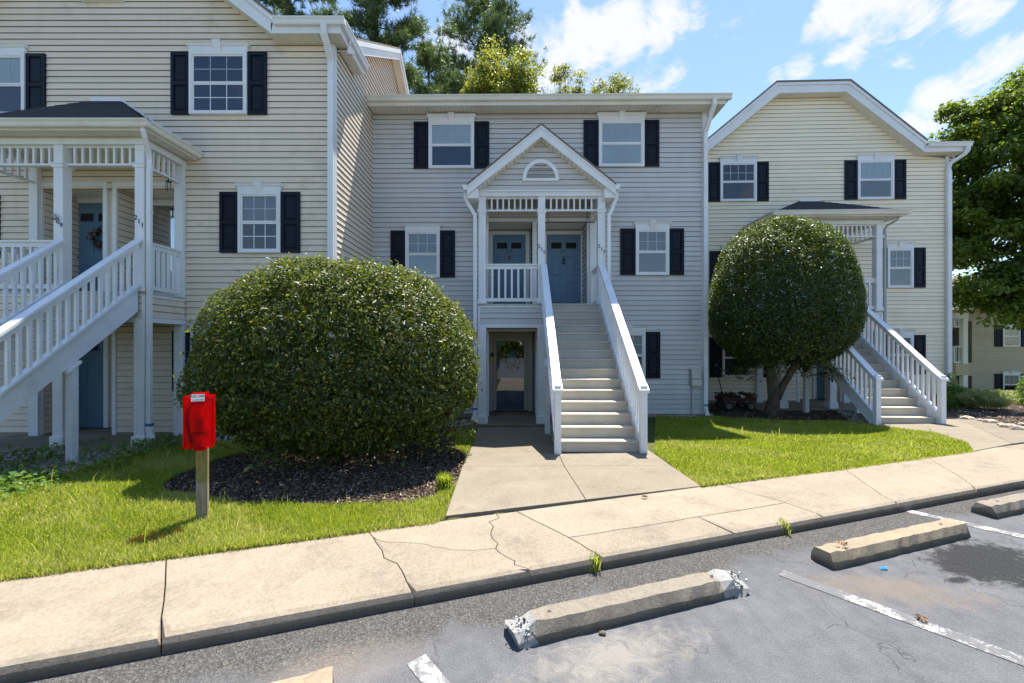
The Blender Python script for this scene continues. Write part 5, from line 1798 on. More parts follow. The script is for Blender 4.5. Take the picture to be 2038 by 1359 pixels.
def big_shrub():
    cx, cy, zc = -2.54, 6.55, 1.05
    t = thing('round_shrub', 'huge dome shaped clipped evergreen shrub on a dark mulch bed', 'shrub', (cx, cy, .1))
    rng = np.random.default_rng(3)
    n = 98000
    d = unit(rng.normal(size=(n, 3)))
    def shape(d, k):
        # dome above, tucked-in skirt below
        z = d[:, 2]
        rx = np.where(z > 0, 2.0, 2.0 * (1 - .30 * np.abs(np.minimum(z, 0)) ** 1.3))
        e = 2.5
        m = (np.abs(d[:, 0]) ** e + np.abs(d[:, 1]) ** e + np.abs(z) ** e) ** (1 / e)
        p = d / m[:, None]
        out = np.empty_like(p)
        out[:, 0] = cx + p[:, 0] * rx * k
        out[:, 1] = cy + p[:, 1] * rx * .80 * k
        out[:, 2] = zc + np.where(p[:, 2] > 0, p[:, 2] * 1.90, p[:, 2] * 1.0) * k
        return out
    def lumps(d):
        return 1 + .012 * np.sin(d[:, 0] * 3.1 + d[:, 2] * 2.3 + .5) * np.sin(d[:, 2] * 4 + d[:, 1] * 3) + .026 * np.sin(d[:, 0] * 7 + 1) * np.sin(d[:, 1] * 6) + .02 * np.sin(d[:, 2] * 9 + d[:, 0] * 5) + .012 * np.sin(d[:, 0] * 23) * np.sin(d[:, 2] * 19)
    hol = np.clip(np.sin(d[:, 0] * 9 + 3 * np.sin(d[:, 2] * 7)) * np.sin(d[:, 2] * 11 + 2 * np.sin(d[:, 1] * 8)) - .45, 0, 1) * .16
    k = lumps(d) * (1 - np.abs(rng.normal(size=n)) * .035 - hol)
    P = shape(d, k)
    # ragged lower edge: thin the leaves out and lift the left skirt
    low = .24 + .22 * np.clip((-P[:, 0] - 2.6) / 2.2, 0, 1) + .16 * np.sin(P[:, 0] * 5.3) * np.sin(P[:, 0] * 2.1 + 1) + .05 * rng.normal(size=n)
    keep = P[:, 2] > low
    nr = unit((P - np.array([cx, cy, zc])) * np.array([1, 1.4, 1.5]))
    parts = [leaf_cloud(P[keep], nr[keep] + np.array([0, 0, .35]), .046, .5, .75, .1, rng)]
    d2 = unit(rng.normal(size=(15000, 3)))
    P2 = shape(d2, lumps(d2) * (.93 - .16 * rng.random(15000)))
    low2 = .32 + .25 * np.clip((-P2[:, 0] - 2.6) / 2.2, 0, 1)
    P2 = P2[P2[:, 2] > low2]
    parts.append(leaf_cloud(P2, unit(P2 - np.array([cx, cy, zc])), .12, .55, .9, .1, rng))
    # long shoots breaking the outline and hanging below the skirt
    d3 = unit(rng.normal(size=(2200, 3)))
    P3 = shape(d3, lumps(d3) * (1.0 + .045 * rng.random(2200) ** 2))
    parts.append(leaf_cloud(P3[P3[:, 2] > .3], d3[P3[:, 2] > .3] + np.array([0, 0, .8]), .07, .42, .6, .1, rng))
    hang = []
    for i in range(230):
        a = rng.uniform(0, 2 * math.pi); rr = rng.uniform(.5, .92)
        x, y = cx + 2.1 * rr * math.cos(a), cy + 1.6 * rr * math.sin(a)
        z1 = .55 if x < -3.2 else .42
        for j in range(12):
            hang.append((x + rng.normal() * .05, y + rng.normal() * .05, z1 + .1 - rng.uniform(0, .33)))
    hang = np.array(hang)
    parts.append(leaf_cloud(hang, rng.normal(size=hang.shape), .065, .48, .8, .1, rng))
    V, F, A = merge(parts)
    o = np_mesh('foliage', V, F, LEAF_HOLLY, t, {'rnd': A})
    for k in range(11):
        a = k * 2.4
        r0, r1 = .12 + .1 * (k % 3), .5 + .5 * ((k * 7) % 5) / 5
        bx, by = cx + r0 * math.cos(a) * 1.6, cy + r0 * math.sin(a)
        MB().tube([(bx, by, .02), (cx + (r0 + r1) / 2 * math.cos(a) * 1.4, cy + (r0 + r1) / 2 * math.sin(a), .5), (cx + r1 * 1.4 * math.cos(a), cy + r1 * math.sin(a), 1.1), (cx + r1 * 1.9 * math.cos(a), cy + 1.3 * r1 * math.sin(a), 1.9)], [.045, .038, .026, .012], 7).build('stem', M['bark'], t, smooth=True)


big_shrub()


def limb(parent, pts, rad, mat, name='limb'):
    """a tapered, slightly wandering branch"""
    return MB().tube(pts, rad, 8).build(name, mat, parent, smooth=True)


def clipped_tree():
    cx, cy = 6.60, 10.45
    bx, by = 6.38, 10.5
    z0 = float(g(bx, by))
    t = thing('clipped_tree', 'round clipped evergreen tree with forked trunk beside the right stairs', 'tree', (bx, by, z0 - .02))
    rng = np.random.default_rng(5)
    n = 66000
    zc, R = 2.50, 1.66
    d = unit(rng.normal(size=(n, 3)))
    def shape(d, k):
        e = 2.15
        m = (np.abs(d[:, 0]) ** e + np.abs(d[:, 1]) ** e + np.abs(d[:, 2]) ** e) ** (1 / e)
        p = d / m[:, None]
        return np.stack([cx + p[:, 0] * R * k, cy + p[:, 1] * R * .84 * k, zc + np.where(p[:, 2] > 0, p[:, 2] * 2.28, p[:, 2] * 1.45) * k], 1)
    k = (1 + .03 * np.sin(d[:, 0] * 6 + 2) * np.sin(d[:, 2] * 7) + .02 * np.sin(d[:, 1] * 9 + d[:, 0] * 11)) * (1 - np.abs(rng.normal(size=n)) * .05)
    P = shape(d, k)
    low = 1.30 + .25 * np.sin(P[:, 0] * 3.1) + .16 * np.sin(P[:, 0] * 8.1 + P[:, 1] * 5) + .12 * rng.normal(size=n) - .2 * np.clip((P[:, 0] - 7.4), 0, 1)
    keep = P[:, 2] > low
    nr = unit(P - np.array([cx, cy, zc]))
    parts = [leaf_cloud(P[keep], nr[keep] + np.array([0, 0, .4]), .058, .46, .75, .1, rng)]
    # inner foliage, thinner towards the bottom so that light comes through
    n2 = 12000
    d2 = unit(rng.normal(size=(n2, 3)))
    P2 = shape(d2, (.55 + .4 * rng.random(n2)))
    k2 = (P2[:, 2] > 1.45 + .25 * np.sin(P2[:, 0] * 3.1)) & (rng.random(n2) < np.clip((P2[:, 2] - 1.0) / 1.6, .3, 1))
    parts.append(leaf_cloud(P2[k2], rng.normal(size=(k2.sum(), 3)), .10, .5, .9, .1, rng))
    tw = []
    for i in range(150):
        a = rng.uniform(0, 2 * math.pi); rr = rng.uniform(.2, .88)
        x, y = cx + R * rr * math.cos(a), cy + R * .8 * rr * math.sin(a)
        zb = 1.25 + .25 * math.sin(x * 3.1)
        for j in range(10): tw.append((x + rng.normal() * .08, y + rng.normal() * .08, zb + .15 - rng.uniform(0, .32)))
    tw = np.array(tw)
    parts.append(leaf_cloud(tw, rng.normal(size=tw.shape), .075, .45, .8, .1, rng))
    V, F, A = merge(parts)
    np_mesh('crown', V, F, LEAF_CLIP, t, {'rnd': A})
    tr = MB()
    tr.tube([(bx, by, z0 - .05), (bx + .02, by, z0 + .15), (bx + .06, by, z0 + .42), (bx + .02, by, z0 + .75), (bx - .06, by, z0 + 1.3), (bx - .1, by, z0 + 1.9), (bx + .05, by, z0 + 2.6)], [.21, .15, .135, .12, .10, .085, .05], 14)
    trk = tr.build('trunk', M['bark'], t, smooth=True)
    limb(trk, [(bx + .12, by - .02, z0 + .4), (bx + .26, by - .03, z0 + .72), (bx + .52, by - .03, z0 + 1.15), (bx + .85, by - .05, z0 + 1.6), (bx + 1.2, by, z0 + 2.3)], [.095, .085, .075, .06, .035], M['bark'])
    for (dx, dy, dz, r) in ((-.9, .2, 2.3, .06), (-.5, -.6, 2.6, .06), (.4, .7, 2.7, .06), (.7, -.6, 2.6, .05), (-1.1, -.4, 1.9, .05), (1.3, .4, 2.2, .05)):
        limb(trk, [(bx - .06, by, z0 + 1.15), (bx + dx * .5, by + dy * .5, z0 + 1.2 + (dz - 1.2) * .5), (bx + dx, by + dy, z0 + dz)], [r * 1.3, r, r * .4], M['bark'])


clipped_tree()


def broad_tree(name, label, base, blobs, leaf, mat, nleaf, seed, trunk_r=.25, group=None, clump=.9, lsz=.14, gap=.0):
    """trunk, limbs to each clump, and a crown made of many small leaf clumps"""
    rng = np.random.default_rng(seed)
    t = thing(name, label, 'tree', base, WORLD, group)
    cs = []
    for (x, y, z, rx, ry, rz, n) in blobs:
        d = unit(rng.normal(size=(n, 3))) * (rng.random((n, 1)) ** .42)
        cs.append(np.array([x, y, z]) + d * np.array([rx, ry, rz]))
    C = np.concatenate(cs)
    m = len(C)
    per = max(4, nleaf // m)
    rad = clump * (.6 + .7 * rng.random((m, 1, 1)))
    off = unit(rng.normal(size=(m * per, 3))).reshape(m, per, 3) * (rng.random((m, per, 1)) ** .5) * rad * np.array([1.25, 1.25, .62])
    P = (C[:, None, :] + off).reshape(-1, 3)
    nr = unit(off.reshape(-1, 3) + np.array([0, 0, .5]) * rad.repeat(per, 1).reshape(-1, 1))
    V, F, A = leaf_cloud(P, nr, lsz, .62, .7, .1, rng)
    # each clump has its own tone
    tone = np.repeat(rng.random(m) * .6, per * 2)
    A = np.clip(A * .45 + tone, 0, 1)
    np_mesh('crown', V, F, mat, t, {'rnd': A})
    zc = C[:, 2].mean()
    b = Vector(base)
    cen = Vector((float(C[:, 0].mean()), float(C[:, 1].mean()), float(zc)))
    trk = MB().tube([b, b.lerp(cen, .35) + Vector((.1, 0, 0)), b.lerp(cen, .7), cen + Vector((0, 0, (C[:, 2].max() - zc) * .6))], [trunk_r * 1.25, trunk_r, trunk_r * .7, trunk_r * .15], 10).build('trunk', M['bark'], t, smooth=True)
    for k in rng.choice(m, size=min(m, 26), replace=False):
        e = Vector(C[k])
        s = b.lerp(cen, .4 + .45 * rng.random())
        mid = s.lerp(e, .5) + Vector((0, 0, .3))
        limb(trk, [s, mid, e], [trunk_r * .38, trunk_r * .25, trunk_r * .06], M['bark'])
    return t


def pine(label, base, h, crown0, rad, seed, ntuft, lean=(0, 0), r=.28, shape='cone'):
    rng = np.random.default_rng(seed)
    t = thing('pine_tree', label, 'tree', base, WORLD, 'pines behind the middle building')
    b = Vector(base)
    top = b + Vector((lean[0], lean[1], h))
    ax = lambda f: b.lerp(top, f) + Vector((math.sin(f * 5 + seed) * .18, 0, 0))
    trk = MB().tube([ax(f) for f in (0, .25, .5, .7, .85, 1)], [r, r * .85, r * .7, r * .5, r * .3, .03], 10).build('trunk', M['pinebark'], t, smooth=True)
    tuft_c, tuft_d = [], []
    nb = 60
    for i in range(nb):
        f = crown0 + (1 - crown0) * (i + rng.random()) / nb
        g_ = (f - crown0) / (1 - crown0)
        if shape == 'cone': rr = rad * (1.08 - .85 * g_) * (.75 + .5 * rng.random())
        else: rr = rad * math.sin(math.pi * min(1, .16 + .84 * g_)) ** .6 * (.7 + .45 * rng.random()) if g_ < .97 else .3
        a = i * 2.399 + rng.normal() * .3
        s = ax(f)
        e = s + Vector((math.cos(a) * rr, math.sin(a) * rr, rr * (.05 + .5 * g_) + rng.normal() * .2))
        mid = s.lerp(e, .55) + Vector((0, 0, -.12 * rr * .5))
        if rr > .6: limb(trk, [s, mid, e], [.075 * (1.15 - g_), .05 * (1.15 - g_), .015], M['pinebark'])
        n = int(ntuft / nb * (.5 + rr / rad))
        for k in range(n):
            u = .3 + .75 * rng.random() ** .7
            p = s.lerp(mid, u / .55) if u < .55 else mid.lerp(e, min(1.08, (u - .55) / .45))
            side_ = rng.normal(size=3) * np.array([.34, .34, .20]) * (.35 + rr * .22)
            tuft_c.append(np.array(p) + side_)
            dd = np.array((e - s).normalized()) * .6 + np.array([0, 0, .55]) + side_ * .8
            tuft_d.append(dd)
    Cn, Dn = np.array(tuft_c), unit(np.array(tuft_d))
    k = 16
    m = len(Cn)
    dirs = unit(np.repeat(Dn, k, 0) * .75 + rng.normal(size=(m * k, 3)) * .75)
    L = (.26 + .14 * rng.random((m * k, 1)))
    P0 = np.repeat(Cn, k, 0) + rng.normal(size=(m * k, 3)) * .05
    w = unit(np.cross(dirs, rng.normal(size=(m * k, 3)))) * .019
    V = np.stack([P0 - w, P0 + w, P0 + dirs * L], 1).reshape(-1, 3)
    F = np.arange(m * k * 3).reshape(-1, 3)
    A = np.clip(np.repeat(rng.random(m), k) * .65 + rng.random(m * k) * .35, 0, 1)
    np_mesh('crown', V, F, NEEDLE, t, {'rnd': A})
    return t


def at(u, v, d):
    return ((u - U0) * d / FPX, d, CAMZ - (v - V0) * d / FPX)


def background_trees():
    for (u, vt, d, crown0, rad, seed, nt_, lab, shp) in (
            (575, -120, 24, .25, 4.6, 21, 5200, 'dark pine rising behind the left building roof, farthest left', 'cone'),
            (745, -150, 23, .25, 4.4, 22, 6000, 'tall dense pine beside the left building gable end', 'cone'),
            (855, 95, 26, .35, 2.6, 24, 2600, 'lower pine boughs at the right of the dense pine', 'dome'),
            (962, 8, 31, .66, 3.6, 23, 3000, 'open crowned pine with bare forked trunk above middle roof', 'dome')):
        x, y, zt = at(u, vt, d)
        pine(lab, (x, y, -.3), zt + .3, crown0, rad, seed, nt_, (0, 0), .26, shp)
    x, y, z = at(1005, 165, 23)
    broad_tree('leafy_tree', 'broad yellow green leafy treetop above the middle roof', (x, y, -.3), [(x, y, z + .2, 2.0, 1.6, 1.9, 46), (x - .9, y, z - .6, 1.5, 1.3, 1.1, 20), (x + .9, y, z - .4, 1.2, 1.2, 1.4, 22)], None, LEAF_YEL, 17000, 31, .2, 'leafy treetops behind the middle building', .55, .13)
    x, y, z = at(1130, 172, 24)
    broad_tree('leafy_tree', 'small thin treetop just right of the broad yellow green one', (x, y, -.3), [(x, y, z + .05, .95, .8, 1.05, 26)], None, LEAF_YEL, 2600, 32, .10, 'leafy treetops behind the middle building', .42, .11)
    x, y, z = at(1215, 185, 24)
    broad_tree('leafy_tree', 'small yellow green treetop farthest right over the middle roof', (x, y, -.3), [(x, y, z - .1, 1.3, .9, .95, 30)], None, LEAF_YEL, 3200, 33, .10, 'leafy treetops behind the middle building', .42, .11)
    # maple at the right edge
    x, y, z = at(2120, 350, 19)
    broad_tree('maple_tree', 'large leafy maple rising past the right edge of the photo', (x + .6, y, -1.0),
               [(x, y, z + 1.2, 4.3, 3.2, 4.3, 130), (x - 2.2, y, z - 2.6, 3.1, 2.6, 2.8, 80), (x - 3.2, y - .5, z - 5.4, 1.9, 1.6, 1.5, 34), (x + 1, y, z + 4.3, 3.2, 3, 2.2, 50), (x + 1, y, z - 3.5, 3.4, 2.6, 2.4, 50), (x - 3.9, y + .5, z + .3, 1.9, 2.0, 1.9, 40), (x - 4.6, y + .6, z - 2.6, 1.6, 1.8, 2.2, 44), (x - 3.0, y, z + 2.6, 1.9, 1.8, 1.5, 30)],
               None, LEAF_MAPLE, 105000, 41, .35, None, .66, .18)


background_trees()


# ------------------------------------------------------------------ lawn, mulch, gravel
def scatter(poly, dens, rng):
    P = np.array(poly)
    lo, hi = P.min(0), P.max(0)
    lo = np.maximum(lo, [-9, .5]); hi = np.minimum(hi, [16, 22])
    n = int((hi - lo).prod() * dens)
    p = lo + rng.random((n, 2)) * (hi - lo)
    return p[inpoly(p[:, 0], p[:, 1], poly)]


def noise2(p, s, ph=0):
    x, y = p[:, 0] * s, p[:, 1] * s
    return (np.sin(x * 1.7 + 1.3 * np.sin(y * 1.1 + ph) + ph) + np.sin(y * 2.3 + 1.7 * np.sin(x * .9 + ph)) + np.sin((x + y) * 3.1 + ph * 2)) / 3


def grass_field(name, label, polys, dens, hgt, width, seed, dry=0.0):
    rng = np.random.default_rng(seed)
    ps = np.concatenate([scatter(pl, dens, rng) for pl in polys])
    # density falls off with distance; blades widen to match
    dist = np.hypot(ps[:, 0], ps[:, 1])
    keep = rng.random(len(ps)) < np.clip(4.6 / dist, .4, 1)
    ps = ps[keep]; dist = dist[keep]
    n = len(ps)
    patch = noise2(ps, 1.9, seed) * .5 + noise2(ps, 5.1, seed + 1) * .3
    h = hgt * (1 + .35 * patch + .3 * rng.normal(size=n)).clip(.35, 2.2)
    tall = rng.random(n) < .0035
    h[tall] *= 3.0
    w = width * np.clip(dist / 4.0, .8, 2.6) * (.7 + .6 * rng.random(n))
    a = rng.random(n) * 2 * math.pi
    z = g(ps[:, 0], ps[:, 1]) - .012
    dx, dy = np.cos(a), np.sin(a)
    lean = rng.random(n) * .75 * h
    la = rng.random(n) * 2 * math.pi
    B = np.stack([ps[:, 0], ps[:, 1], z], 1)
    W = np.stack([dx * w / 2, dy * w / 2, np.zeros(n)], 1)
    Lv = np.stack([np.cos(la) * lean, np.sin(la) * lean, np.zeros(n)], 1)
    M1 = B + Lv * .35 + np.stack([np.zeros(n), np.zeros(n), h * .62], 1)
    T = B + Lv + np.stack([np.zeros(n), np.zeros(n), h * .95], 1)
    V = np.stack([B - W, B + W, M1 + W * .75, M1 - W * .75, T], 1).reshape(-1, 3)
    k = np.arange(n)[:, None] * 5
    F = np.concatenate([k + np.array([[0, 1, 2]]), k + np.array([[0, 2, 3]]), k + np.array([[3, 2, 4]])], 1).reshape(-1, 3)
    c = np.clip(.36 + .42 * patch + .2 * rng.normal(size=n), 0, .78)
    dead = rng.random(n) < np.clip(.10 + dry + .45 * noise2(ps, 1.3, seed + 7) + .2 * noise2(ps, 4.4, seed + 3), 0.02, .7)
    c[dead] = .82 + .18 * rng.random(dead.sum())
    h2 = h
    o = np_mesh(name, V, F, GRASS, None, {'rnd': np.repeat(c, 3)})
    props(o, label, 'grass', kind='stuff')
    return o


grass_field('lawn_grass', 'sunlit grass of the left lawn around the red box post', [LAWN_L, LAWN_L2], 17000, .050, .0052, 101, .16)
grass_field('lawn_grass', 'bright green grass of the right lawn before the clipped tree', [LAWN_R], 15000, .038, .005, 102, .03)


def edge_strip(x0, x1, a, b_):
    k = math.sqrt(1 + SLOPE * SLOPE)
    return [(x0, 4.08 + SLOPE * x0 + a * k), (x1, 4.08 + SLOPE * x1 + a * k), (x1, 4.08 + SLOPE * x1 + b_ * k), (x0, 4.08 + SLOPE * x0 + b_ * k)]


grass_field('lawn_edge_grass', 'ragged grass fringe of both lawns hanging over the sidewalk edge', [edge_strip(-6, -.66, -.035, .05), edge_strip(2.12, 6.7, -.03, .05)], 26000, .055, .005, 103, .25)


def chips(name, label, cat, polys, dens, size, mat, seed, flat=.3, lift=.0):
    """loose pieces lying on the ground: squashed irregular octahedra"""
    rng = np.random.default_rng(seed)
    ps = np.concatenate([scatter(pl, dens, rng) for pl in polys])
    dist = np.hypot(ps[:, 0], ps[:, 1])
    ps = ps[rng.random(len(ps)) < np.clip(6.0 / dist, .35, 1)]
    n = len(ps)
    z = g(ps[:, 0], ps[:, 1]) - .008 + lift + rng.random(n) * size * .4
    c = np.stack([ps[:, 0], ps[:, 1], z], 1)
    u = unit(rng.normal(size=(n, 3)) * np.array([1, 1, .35]))
    v = unit(np.cross(u, rng.normal(size=(n, 3)) * .4 + np.array([0, 0, 1])))
    w = np.cross(u, v)
    s = size * (.5 + rng.random((n, 1)))
    a, b_, c_ = u * s, v * s * (flat + .3 * rng.random((n, 1))), w * s * flat * .6
    V = np.stack([c + a, c - a, c + b_, c - b_, c + c_, c - c_], 1).reshape(-1, 3)
    k = np.arange(n)[:, None] * 6
    tri = [(0, 2, 4), (2, 1, 4), (1, 3, 4), (3, 0, 4), (2, 0, 5), (1, 2, 5), (3, 1, 5), (0, 3, 5)]
    F = np.concatenate([k + np.array([t]) for t in tri], 1).reshape(-1, 3)
    o = np_mesh(name, V, F, mat, None, {'rnd': np.repeat(rng.random(n), 8)})
    props(o, label, cat, kind='stuff')


def rnd_mat(name, stops, rough=.9):
    m, nt, b, o = nodes_of(name)
    at_ = nt.nodes.new('ShaderNodeAttribute'); at_.attribute_name = 'rnd'
    nt.links.new(ramp(nt, at_.outputs['Fac'], stops), b.inputs['Base Color'])
    b.inputs['Roughness'].default_value = rough
    b.inputs['Specular IOR Level'].default_value = .2
    return m


MULCHM = rnd_mat('bark_mulch', [(0, (0.03, 0.019, 0.013)), (.6, (0.10, 0.066, 0.047)), (.9, (0.23, 0.17, 0.125)), (1, (0.45, 0.38, 0.3))])
GRAVM = rnd_mat('pale_river_gravel', [(0, (0.2, 0.18, 0.15)), (.5, (0.42, 0.39, 0.34)), (1, (0.66, 0.63, 0.58))])
chips('mulch', 'dark shredded bark mulch under the huge dome shrub', 'mulch', [MULCH_L], 2300, .026, MULCHM, 201, .28)
chips('mulch', 'shaded bark mulch round the foot of the clipped tree', 'mulch', [MULCH_R], 900, .03, MULCHM, 202, .28)
chips('mulch', 'brown mulch and litter in the planting bed at the right edge', 'mulch', [BED_R], 330, .035, rnd_mat('pale_bed_litter', [(0, (0.09, 0.065, 0.045)), (.6, (0.28, 0.21, 0.15)), (1, (0.5, 0.42, 0.33))]), 204, .3)
chips('gravel', 'pale gravel strips along the foot of the walls', 'gravel', GRAVEL, 1000, .026, GRAVM, 203, .7)


def tufts(name, label, cat, spots, mat, hgt, n, seed, wid=.008, group=None, lean=.5):
    """one plant per spot: a clump of arching blades"""
    for i, (x, y) in enumerate(spots):
        rng = np.random.default_rng(seed + i)
        z = float(g(x, y)) if q_of(x, y) > 0 else 0.0
        P = np.zeros((n, 3)); P[:, :2] = rng.normal(size=(n, 2)) * hgt * .14; P[:, 2] = z - .005
        P[:, 0] += x; P[:, 1] += y
        a = rng.random(n) * 2 * math.pi
        h = hgt * (.5 + .6 * rng.random(n))
        ln = h * lean * rng.random(n)
        out = np.stack([np.cos(a), np.sin(a), np.zeros(n)], 1)
        sd = np.stack([-np.sin(a), np.cos(a), np.zeros(n)], 1) * (wid / 2)
        up = np.stack([np.zeros(n), np.zeros(n), h], 1)
        m1 = P + out * (ln * .35)[:, None] + up * .6
        tp = P + out * ln[:, None] + up * .95
        V = np.stack([P - sd, P + sd, m1 + sd, m1 - sd, tp], 1).reshape(-1, 3)
        k = np.arange(n)[:, None] * 5
        F = np.concatenate([k + np.array([[0, 1, 2]]), k + np.array([[0, 2, 3]]), k + np.array([[3, 2, 4]])], 1).reshape(-1, 3)
        yield np_mesh(name, V, F, mat, None, {'rnd': np.repeat(rng.random(n) * .75, 3)})


def tree_line():
    # wood on the far side of the parking lot; windows and glass doors mirror it
    rng = np.random.default_rng(77)
    n = 26000
    x = rng.uniform(-60, 60, n)
    top = 5.5 + 1.6 * np.sin(x * .31) + 1.2 * np.sin(x * .83 + 1)
    P = np.stack([x, -34 + rng.normal(size=n) * 2.5, top * rng.random(n) ** .7], 1)
    V, F, A = leaf_cloud(P, rng.normal(size=(n, 3)), .75, .7, .8, .1, rng)
    o = np_mesh('far_wood', V, F, LEAF_MAPLE, None, {'rnd': A})
    props(o, 'far wood across the parking lot, seen only mirrored in window glass', 'wood', kind='stuff')


tree_line()


WEEDS = ['sunlit leafy weeds cut off by the left picture edge', 'sunlit leafy weeds beside the lawn under the left stairs', 'frontmost leafy weeds at the left picture edge', 'leafy weeds just right of the left stair support post', 'leafy weeds at the foot of the left porch column 211',
         'leafy weeds by the blue taped drain pipe of the left porch', 'shaded leafy weeds between lawn and gravel near column 211', 'leafy weeds in gravel beside the left stair support post', 'shaded leafy weeds in gravel under the left stairs']


def plants():
    # weeds in the kerb joints
    sp = [Gz(1184, 1135, 0), Gz(1558, 1060, 0)]
    labs = ['small weed tuft at the kerb foot, the one nearer the left', 'taller weed tuft at the kerb foot, farther right']
    for o, l in zip(tufts('weed_tuft', '', '', sp, GRASS, .14, 110, 300), labs): props(o, l, 'weed', 'weeds at the kerb')
    # grass clump at the corner of the mulch bed
    for o in tufts('grass_clump', '', '', [G(884, 975)[:2]], GRASS, .2, 900, 320, .009): props(o, 'bright grass clump between mulch bed and entry walk', 'grass clump')
    # ground plants by the left porch
    rng = np.random.default_rng(9)
    spots = [(-10, 962), (60, 965), (15, 985), (190, 940), (300, 885), (335, 890), (255, 912), (120, 915), (40, 930)]
    for i, (u, v) in enumerate(spots):
        x, y, z = G(u, v)
        n = 170
        r = .20 + .1 * rng.random()
        P = np.stack([x + rng.normal(size=n) * r, y + rng.normal(size=n) * r * .8, z + .02 + .17 * rng.random(n) * (1.4 if i > 5 else 1)], 1)
        V, F, A = leaf_cloud(P, np.tile([0, 0, 1.], (n, 1)), .07, .62, .5, .1, rng)
        o = np_mesh('leafy_weed', V, F, WEED, None, {'rnd': A})
        props(o, WEEDS[i], 'weed', 'low leafy weeds below the left porch', 'stuff')
    # planting bed at the right: a feathery shrub, darker bushes, a flowering one
    def mound(name, label, u, v, d, rx, ry, rz, n, size, mat, seed, asp=.3, up=1.0):
        rng = np.random.default_rng(seed)
        x = (u - U0) * d / FPX
        z = float(g(x, d))
        dd = unit(rng.normal(size=(n, 3))); dd[:, 2] = np.abs(dd[:, 2])
        k = (rng.random((n, 1)) ** .35)
        P = np.array([x, d, z]) + dd * k * np.array([rx, ry, rz])
        V, F, A = leaf_cloud(P, dd * .4 + rng.normal(size=(n, 3)) * .3, size, asp, .5, .08, rng)
        o = np_mesh(name, V, F, mat, None, {'rnd': A})
        props(o, label, 'shrub', 'shrubs in the bed at the right edge')
        return x, d, z
    def feather(label, u, d, h, r, n, seed):
        rng = np.random.default_rng(seed)
        x = (u - U0) * d / FPX; z = float(g(x, d))
        parts = []
        for i in range(n):
            a = rng.random() * 2 * math.pi; rr = r * math.sqrt(rng.random())
            hh = h * (1.05 - .45 * (rr / r) ** 2) * (.8 + .3 * rng.random())
            m = 34
            tt = np.linspace(.25, 1, m)
            P = np.stack([x + math.cos(a) * rr * (.45 + .75 * tt) + rng.normal(size=m) * .03, d + math.sin(a) * rr * .8 * (.45 + .75 * tt) + rng.normal(size=m) * .03, z + hh * tt], 1)
            parts.append(leaf_cloud(P, rng.normal(size=(m, 3)), .075, .22, .5, .05, rng))
        V, F, A = merge(parts)
        o = np_mesh('feathery_shrub', V, F, PALE, None, {'rnd': A})
        props(o, label, 'shrub', 'shrubs in the bed at the right edge')
    feather('pale feathery shrub beside the curving walk at right', 1962, 11.6, .52, .55, 260, 61)
    mound('dark_bush', 'dark green bush at the foot of the right building corner', 1903, 0, 12.6, .5, .5, .6, 3000, .09, WEED, 62)
    mound('dark_bush', 'low bush close behind the right stair newel', 1880, 0, 11.9, .3, .3, .5, 1500, .07, WEED, 63)
    mound('leafy_bush', 'light green leafy bush at the right edge behind feathery shrub', 2030, 0, 13.2, 1.0, .7, .36, 3600, .09, PALE, 64, .4)
    x, d, z = mound('flowering_bush', 'leafy bush with orange flowers at the right picture edge', 2052, 0, 12.4, .35, .35, .95, 1200, .09, WEED, 65)
    rng = np.random.default_rng(66)
    fl = rnd_mat('orange_petal', [(0, (0.7, 0.22, 0.01)), (1, (0.8, 0.4, 0.03))], .6)
    sap = mound('leafy_bush', 'slender young rose bush against the downspout at right', 1893, 0, 12.9, .22, .2, 1.0, 900, .075, PALE, 67, .5)
    n = 120
    P = np.stack([x - .22 + rng.normal(size=n) * .10, d - .3 + rng.normal(size=n) * .05, z + .95 + rng.normal(size=n) * .16], 1)
    V, F, A = leaf_cloud(P, rng.normal(size=(n, 3)), .06, .7, .8, .1, rng)
    o = np_mesh('orange_flowers', V, F, fl, None, {'rnd': A}); props(o, 'orange flowers at the far right edge above the bed', 'flowers')
    # edging stones
    rm = concrete_mat('field_stone', (0.42, 0.36, 0.29), (0.4, 0.28, 0.18), 4)
    for i, (u, v, w) in enumerate(((1872, 826, .22), (1912, 832, .16), (1926, 835, .2), (1950, 838, .14), (1972, 842, .2), (1994, 848, .17), (2008, 852, .22), (2024, 856, .2), (2034, 846, .14))):
        x, y, z = G(u, v)
        rng = np.random.default_rng(400 + i)
        import bmesh
        bm = bmesh.new()
        bmesh.ops.create_icosphere(bm, subdivisions=2, radius=1)
        for vv in bm.verts:
            k = 1 + .22 * math.sin(vv.co.x * 3 + i) * math.sin(vv.co.y * 4 + i * 2) + rng.normal() * .06
            vv.co = Vector((vv.co.x * w * .6 * k, vv.co.y * w * .42 * k, vv.co.z * w * .32 * k))
        me = bpy.data.meshes.new('edging_stone'); bm.to_mesh(me); bm.free()
        o = link('edging_stone', me, None, rm)
        o.location = (x, y, z + w * .12); o.rotation_euler = (0, 0, i * 1.3)
        names = ['brown rounded stone right beside the right stair newel', 'first edging stone of the bed, counted from the stairs', 'second edging stone of the bed, counted from the stairs', 'third edging stone of the bed, counted from the stairs', 'fourth edging stone of the bed, counted from the stairs',
                 'fifth edging stone of the bed, counted from the stairs', 'sixth edging stone of the bed, counted from the stairs', 'edging stone nearest the right picture edge', 'small stone set back in the bed near right edge']
        props(o, names[i], 'stone', 'edging stones of the right bed')


plants()

